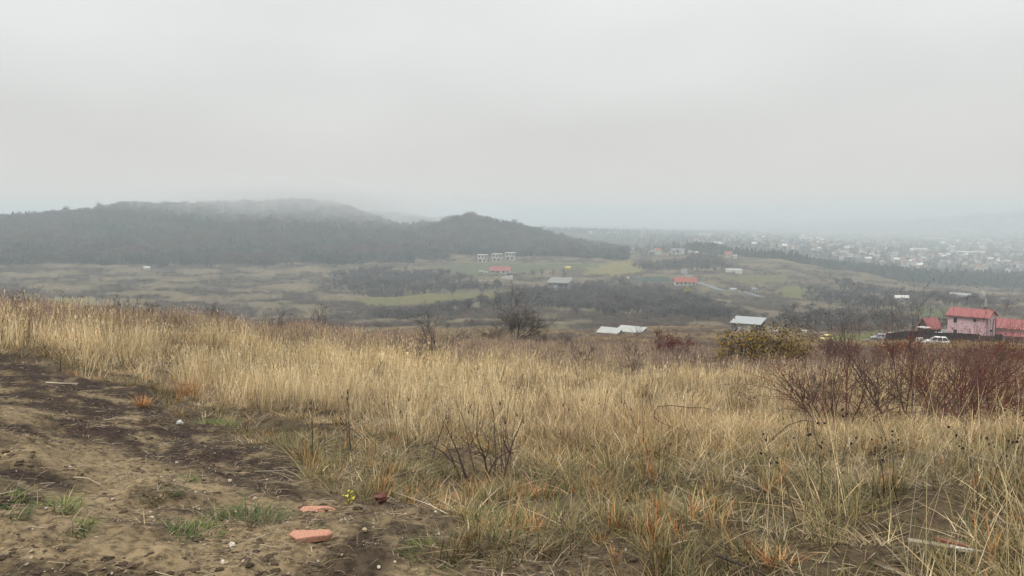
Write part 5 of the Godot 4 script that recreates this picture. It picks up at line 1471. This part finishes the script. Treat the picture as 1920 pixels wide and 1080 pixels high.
func build_cars() -> void:
	M.lens = paint(0.6, 0.6, 0.58, 0.2, 0.5)
	M.tail = paint(0.25, 0.02, 0.02, 0.3, 0.5)
	var white := paint(0.72, 0.72, 0.70, 0.3, 0.5)
	var silver := paint(0.42, 0.44, 0.46, 0.3, 0.5)
	var yellow := paint(0.70, 0.55, 0.14, 0.35, 0.5)
	var teal := paint(0.10, 0.14, 0.15, 0.35, 0.5)
	var a := -bearing(85.7, -158.3)
	car("parked_car", "white estate car parked in front of the dark fence", on(85.7, -158.3), a + 0.06, white, 4.75, 1.85, 1.72, 1.0, [-1.15, -0.35, 1.75, 2.2])
	car("parked_car", "white car half hidden behind the dark fence, above the white estate car", on(100.6, -185.5), -bearing(100.6, -185.5) + 0.1, white, 4.7, 1.85, 1.9, 1.15, [-1.3, -0.5, 1.8, 2.2])
	car("parked_car", "small yellow hatchback parked alone on the grass", on(78.9, -196.8), -bearing(78.9, -196.8) + 0.75, yellow, 3.6, 1.65, 1.5, 0.92, [-1.05, -0.4, 1.3, 1.65])
	car("parked_car", "dark teal car parked low before the dark fence end", on(85.9, -186.1), -bearing(85.9, -186.1) - 0.1, teal, 4.5, 1.75, 1.4, 0.88, [-1.0, -0.2, 1.0, 1.9])
	car("parked_car", "silver car at the end of the dark fence, nearer one of two", on(97.0, -206.4), -bearing(97.0, -206.4) + 0.2, silver, 4.3, 1.75, 1.5, 0.92, [-1.1, -0.3, 1.2, 1.9])
	car("parked_car", "pale grey car at the end of the dark fence, further one of two", on(100.9, -209.5), -bearing(100.9, -209.5) + 0.5, silver, 4.4, 1.8, 1.55, 0.95, [-1.1, -0.3, 1.3, 1.95])

# ---------------------------------------------------------------- the town in the mist
func town_mesh(w: float, d: float, eave: float, ridge: float, wall: Color, roof: Color) -> ArrayMesh:
	var b := MB.new()
	b.box(Vector3(-w / 2, -4, -d / 2), Vector3(w / 2, eave, d / 2), wall)
	var o := 0.4
	for s in [-1, 1]: b.quad(Vector3(-w / 2 - o, eave, (d / 2 + o) * s), Vector3(w / 2 + o, eave, (d / 2 + o) * s), Vector3(w / 2 + o, ridge, 0), Vector3(-w / 2 - o, ridge, 0), roof)
	for s in [-1, 1]: b.tri(Vector3(w / 2 * s, eave, d / 2), Vector3(w / 2 * s, eave, -d / 2), Vector3(w / 2 * s, ridge, 0), wall)
	for s in [-1, 1]:
		for k in 3:
			var x := -w * 0.33 + k * w * 0.33
			b.box(Vector3(x - 0.6, eave * 0.35, (d / 2) * s - 0.03), Vector3(x + 0.6, eave * 0.35 + 1.5, (d / 2) * s + 0.03), Color(0.05, 0.055, 0.06))
	return b.done(M.bark)

func block_mesh(w: float, d: float, h: float, wall: Color) -> ArrayMesh:
	var b := MB.new()
	b.box(Vector3(-w / 2, -5, -d / 2), Vector3(w / 2, h, d / 2), wall)
	b.box(Vector3(-w / 2 - 0.3, h + 0.002, -d / 2 - 0.3), Vector3(w / 2 + 0.3, h + 0.7, d / 2 + 0.3), wall * 0.8)
	b.box(Vector3(-1.8, h + 0.71, -2), Vector3(1.8, h + 3.2, 2), wall)
	var floors := int(h / 3.0)
	var bays := int(w / 3.4)
	for f in floors:
		for k in bays:
			var x := -w / 2 + (k + 0.5) * w / bays
			b.box(Vector3(x - 0.8, f * 3.0 + 1.0, d / 2 - 0.05), Vector3(x + 0.8, f * 3.0 + 2.5, d / 2 + 0.04), Color(0.06, 0.065, 0.07))
	return b.done(M.bark)

func build_town() -> void:
	rng.seed = 308
	var walls := [Color(0.50, 0.49, 0.46), Color(0.40, 0.37, 0.30), Color(0.56, 0.55, 0.54), Color(0.40, 0.35, 0.30), Color(0.34, 0.34, 0.34)]
	var roofs := [Color(0.22, 0.12, 0.09), Color(0.19, 0.125, 0.105), Color(0.17, 0.17, 0.17), Color(0.30, 0.30, 0.30), Color(0.55, 0.55, 0.54)]
	var forms := []
	for k in 10: forms.append([town_mesh(rr(8, 13), rr(7, 9), rr(3.2, 6.5), rr(7, 9.5), walls[k % 5], roofs[(k * 3) % 5]), ["white", "cream", "white", "buff", "grey"][k % 5]])
	var spots := []
	for k in 6000:
		var az := rr(5.0, 41.0)
		var q := rr(1450.0, 6100.0)
		var x := q * sin(deg_to_rad(az))
		var z := -q * cos(deg_to_rad(az))
		var near := 2350.0 if az < 13.0 else (1750.0 if az < 22.0 else 1480.0)
		if q < near or (az < 14.0 and q > 3300.0): continue
		var thick := smoothstep(5.0, 27.0, az) * 0.9 + n_wood.get_noise_2d(x, z) * 0.5
		if rng.randf() > thick * 0.34 + 0.03: continue
		spots.append([q, x, z])
	spots.sort_custom(func(p, r): return p[0] < r[0])
	var rest := {}
	for k in spots.size():
		var f := rng.randi() % forms.size()
		var p: Array = spots[k]
		var tr := rr(0, TAU)
		if k < 260:
			single("town_house", forms[f][0], on(p[1], p[2], 0.4), tr, "small hazy %s house at the near side of the far town" % forms[f][1], "house", "%s houses at the near side of the far town" % forms[f][1])
		else:
			if not rest.has(f): rest[f] = [[], PackedColorArray()]
			var s := rr(0.8, 1.5)
			rest[f][0].append(Transform3D(Basis(Vector3.UP, tr).scaled(Vector3(s, s, s)), on(p[1], p[2], 0.4)))
			rest[f][1].append(Color.WHITE * rr(0.8, 1.2))
	for f in rest: scatter("distant_town", forms[f][0], rest[f][0], rest[f][1], "countless houses of the far town fading into the mist", "town")
	# apartment blocks
	var tall := [block_mesh(22, 14, 30, walls[0]), block_mesh(16, 14, 34, walls[1]), block_mesh(40, 13, 26, walls[2])]
	var row := [[1950, -3640], [1985, -3600], [2040, -3570], [2080, -3540], [2130, -3500], [2165, -3470], [2210, -3440], [2260, -3420], [2330, -3400], [2390, -3370], [2450, -3340], [2520, -3300]]
	for k in row.size(): single("apartment_block", tall[k % 3], on(row[k][0], row[k][1]), -bearing(row[k][0], row[k][1]) + rr(-0.4, 0.4), "pale apartment block in the row of towers of the hazy town", "apartment block", "row of apartment towers in the hazy town")
	for k in 34:
		var az := deg_to_rad(rr(18.0, 36.0))
		var q := rr(4300.0, 5900.0)
		single("apartment_block", tall[rng.randi() % 3], on(q * sin(az), -q * cos(az)), -az + rr(-0.6, 0.6), "apartment block almost lost in the mist behind the row of towers", "apartment block", "apartment blocks lost in the mist")
	var halls := [[1130, -1950, 60, 24, "long cream hall at the near edge of the far town"], [1020, -1990, 36, 18, "pale workshop hall left of the long cream hall"], [980, -2600, 70, 26, "white factory hall in the middle of the far town"], [1560, -2900, 60, 30, "wide pale warehouse in the middle of the far town"], [2300, -4050, 90, 30, "long white hall above the row of towers"], [1330, -3450, 60, 20, "pale hall at the upper edge of the far town"], [620, -2560, 34, 16, "white hall on the far slope before the town"], [1240, -1680, 40, 18, "white hall at the right edge of the far town"]]
	for p in halls: single("warehouse", town_mesh(p[2], p[3], 7, 9.5, walls[1], Color(0.42, 0.42, 0.41)), on(p[0], p[1]), -bearing(p[0], p[1]) + rr(-0.3, 0.3), p[4], "hall")

func mist(called: String, label: String, at: Vector3, size: Vector3, density: float, turn := 0.0) -> void:
	var f := FogVolume.new()
	f.shape = RenderingServer.FOG_VOLUME_SHAPE_ELLIPSOID
	f.size = size
	var m := FogMaterial.new()
	m.density = density
	m.albedo = Color(1.0, 1.0, 1.0)
	f.material = m
	f.name = numbered(called)
	add_child(f)
	f.position = at
	f.rotation.y = turn
	tag(f, label, "mist" if called != "chimney_smoke" else "smoke", "", "stuff")

func build_mist() -> void:
	# each bank thins out towards its rim: shells of growing size
	for q in [["bank of mist lying over the top of the wooded hill", -430.0, 26.0, -1385.0, 300.0, 50.0, 150.0, 0.0016], ["mist drifting over the shoulder of the wooded hill", -320.0, 16.0, -1350.0, 240.0, 50.0, 130.0, 0.0012], ["thin mist over the ridge between the two wooded hills", -215.0, 10.0, -1800.0, 260.0, 60.0, 260.0, 0.0004]]:
		for k in 3:
			var s := 1.0 + 0.5 * k
			mist("mist_cloud", q[0] + ["", ", its thin middle layer", ", its faint outer layer"][k], Vector3(q[1], q[2], q[3]), Vector3(q[4] * s, q[5] * s, q[6] * s), q[7], 0.25)
	mist("mist_cloud", "wide thin mist lying over the far town", Vector3(1500, -70, -2950), Vector3(3400, 260, 1700), 0.0004, -0.48)
	mist("chimney_smoke", "thin white smoke rising from the pink house chimney", smoke_at + Vector3(0, 1.0, 0), Vector3(0.7, 2.4, 0.7), 0.5)
	mist("chimney_smoke", "fading puff of smoke drifting above the pink house", smoke_at + Vector3(-0.9, 2.9, 0), Vector3(1.6, 2.4, 1.4), 0.2)

# ---------------------------------------------------------------- scene
func overcast() -> Image:
	# an even overcast: brighter overhead than at the horizon, faint drifting structure, a warm touch low down
	var w := 512
	var h := 256
	var im := Image.create(w, h, false, Image.FORMAT_RGBAF)
	var n := FastNoiseLite.new()
	n.seed = 5
	n.frequency = 1.6
	n.fractal_octaves = 4
	for j in h:
		var el := (0.5 - (j + 0.5) / h) * PI
		var y := maxf(sin(el), 0.0)
		var lum := 0.665 + 1.8 * pow(y, 1.75)
		for i in w:
			var az := TAU * (i + 0.5) / w
			var p := Vector3(cos(az) * cos(el), sin(el) * 2.2, sin(az) * cos(el))
			var f := 1.0 + 0.13 * n.get_noise_3dv(p * Vector3(1, 1.6, 1)) * smoothstep(0.01, 0.12, y)
			var warm := exp(-y * 13.0)
			im.set_pixel(i, j, Color(lum * f * (0.98 + 0.21 * warm), lum * f * (1.0 + 0.09 * warm), lum * f * (0.998 - 0.02 * warm)))
	return im

func _ready() -> void:
	rng.seed = 20
	var cam := Camera3D.new()
	cam.name = "camera"
	cam.fov = 40.0
	cam.near = 0.05
	cam.far = 30000.0
	add_child(cam)
	cam.position = Vector3(0, 1.6, 0)
	cam.rotation_degrees = Vector3(-5.2, 0, 0)
	cam.current = true
	var sky_mat := PanoramaSkyMaterial.new()
	sky_mat.panorama = ImageTexture.create_from_image(overcast())
	var sky := Sky.new()
	sky.sky_material = sky_mat
	var env := Environment.new()
	env.background_mode = Environment.BG_SKY
	env.sky = sky
	env.tonemap_mode = Environment.TONE_MAPPER_LINEAR
	env.tonemap_exposure = 1.0
	env.fog_enabled = true
	env.fog_density = 0.00042
	env.fog_light_color = Color(0.935, 0.978, 1.0)
	env.volumetric_fog_enabled = true
	env.volumetric_fog_density = 0.0
	env.sdfgi_enabled = true
	env.ssao_enabled = true
	env.ssil_enabled = true
	var we := WorldEnvironment.new()
	we.environment = env
	add_child(we)
	var sun := DirectionalLight3D.new()
	sun.light_energy = 0.5
	sun.light_color = Color(1.0, 0.95, 0.87)
	sun.light_angular_distance = 22.0
	sun.shadow_enabled = true
	add_child(sun)
	sun.rotation_degrees = Vector3(-48, -75, 0)
	var t := Time.get_ticks_msec()
	build_terrain()
	print("terrain ", Time.get_ticks_msec() - t)
	build_woods()
	print("woods ", Time.get_ticks_msec() - t)
	M.white_sheet = weathered(paint(0.42, 0.43, 0.40, 0.7), 0.4, 0.8, 55)
	build_village()
	build_cars()
	build_town()
	print("town ", Time.get_ticks_msec() - t)
	build_grass()
	print("grass ", Time.get_ticks_msec() - t)
	build_soil_scraps()
	build_plants()
	build_tufts()
	build_litter()
	build_mist()
	print("all ", Time.get_ticks_msec() - t)
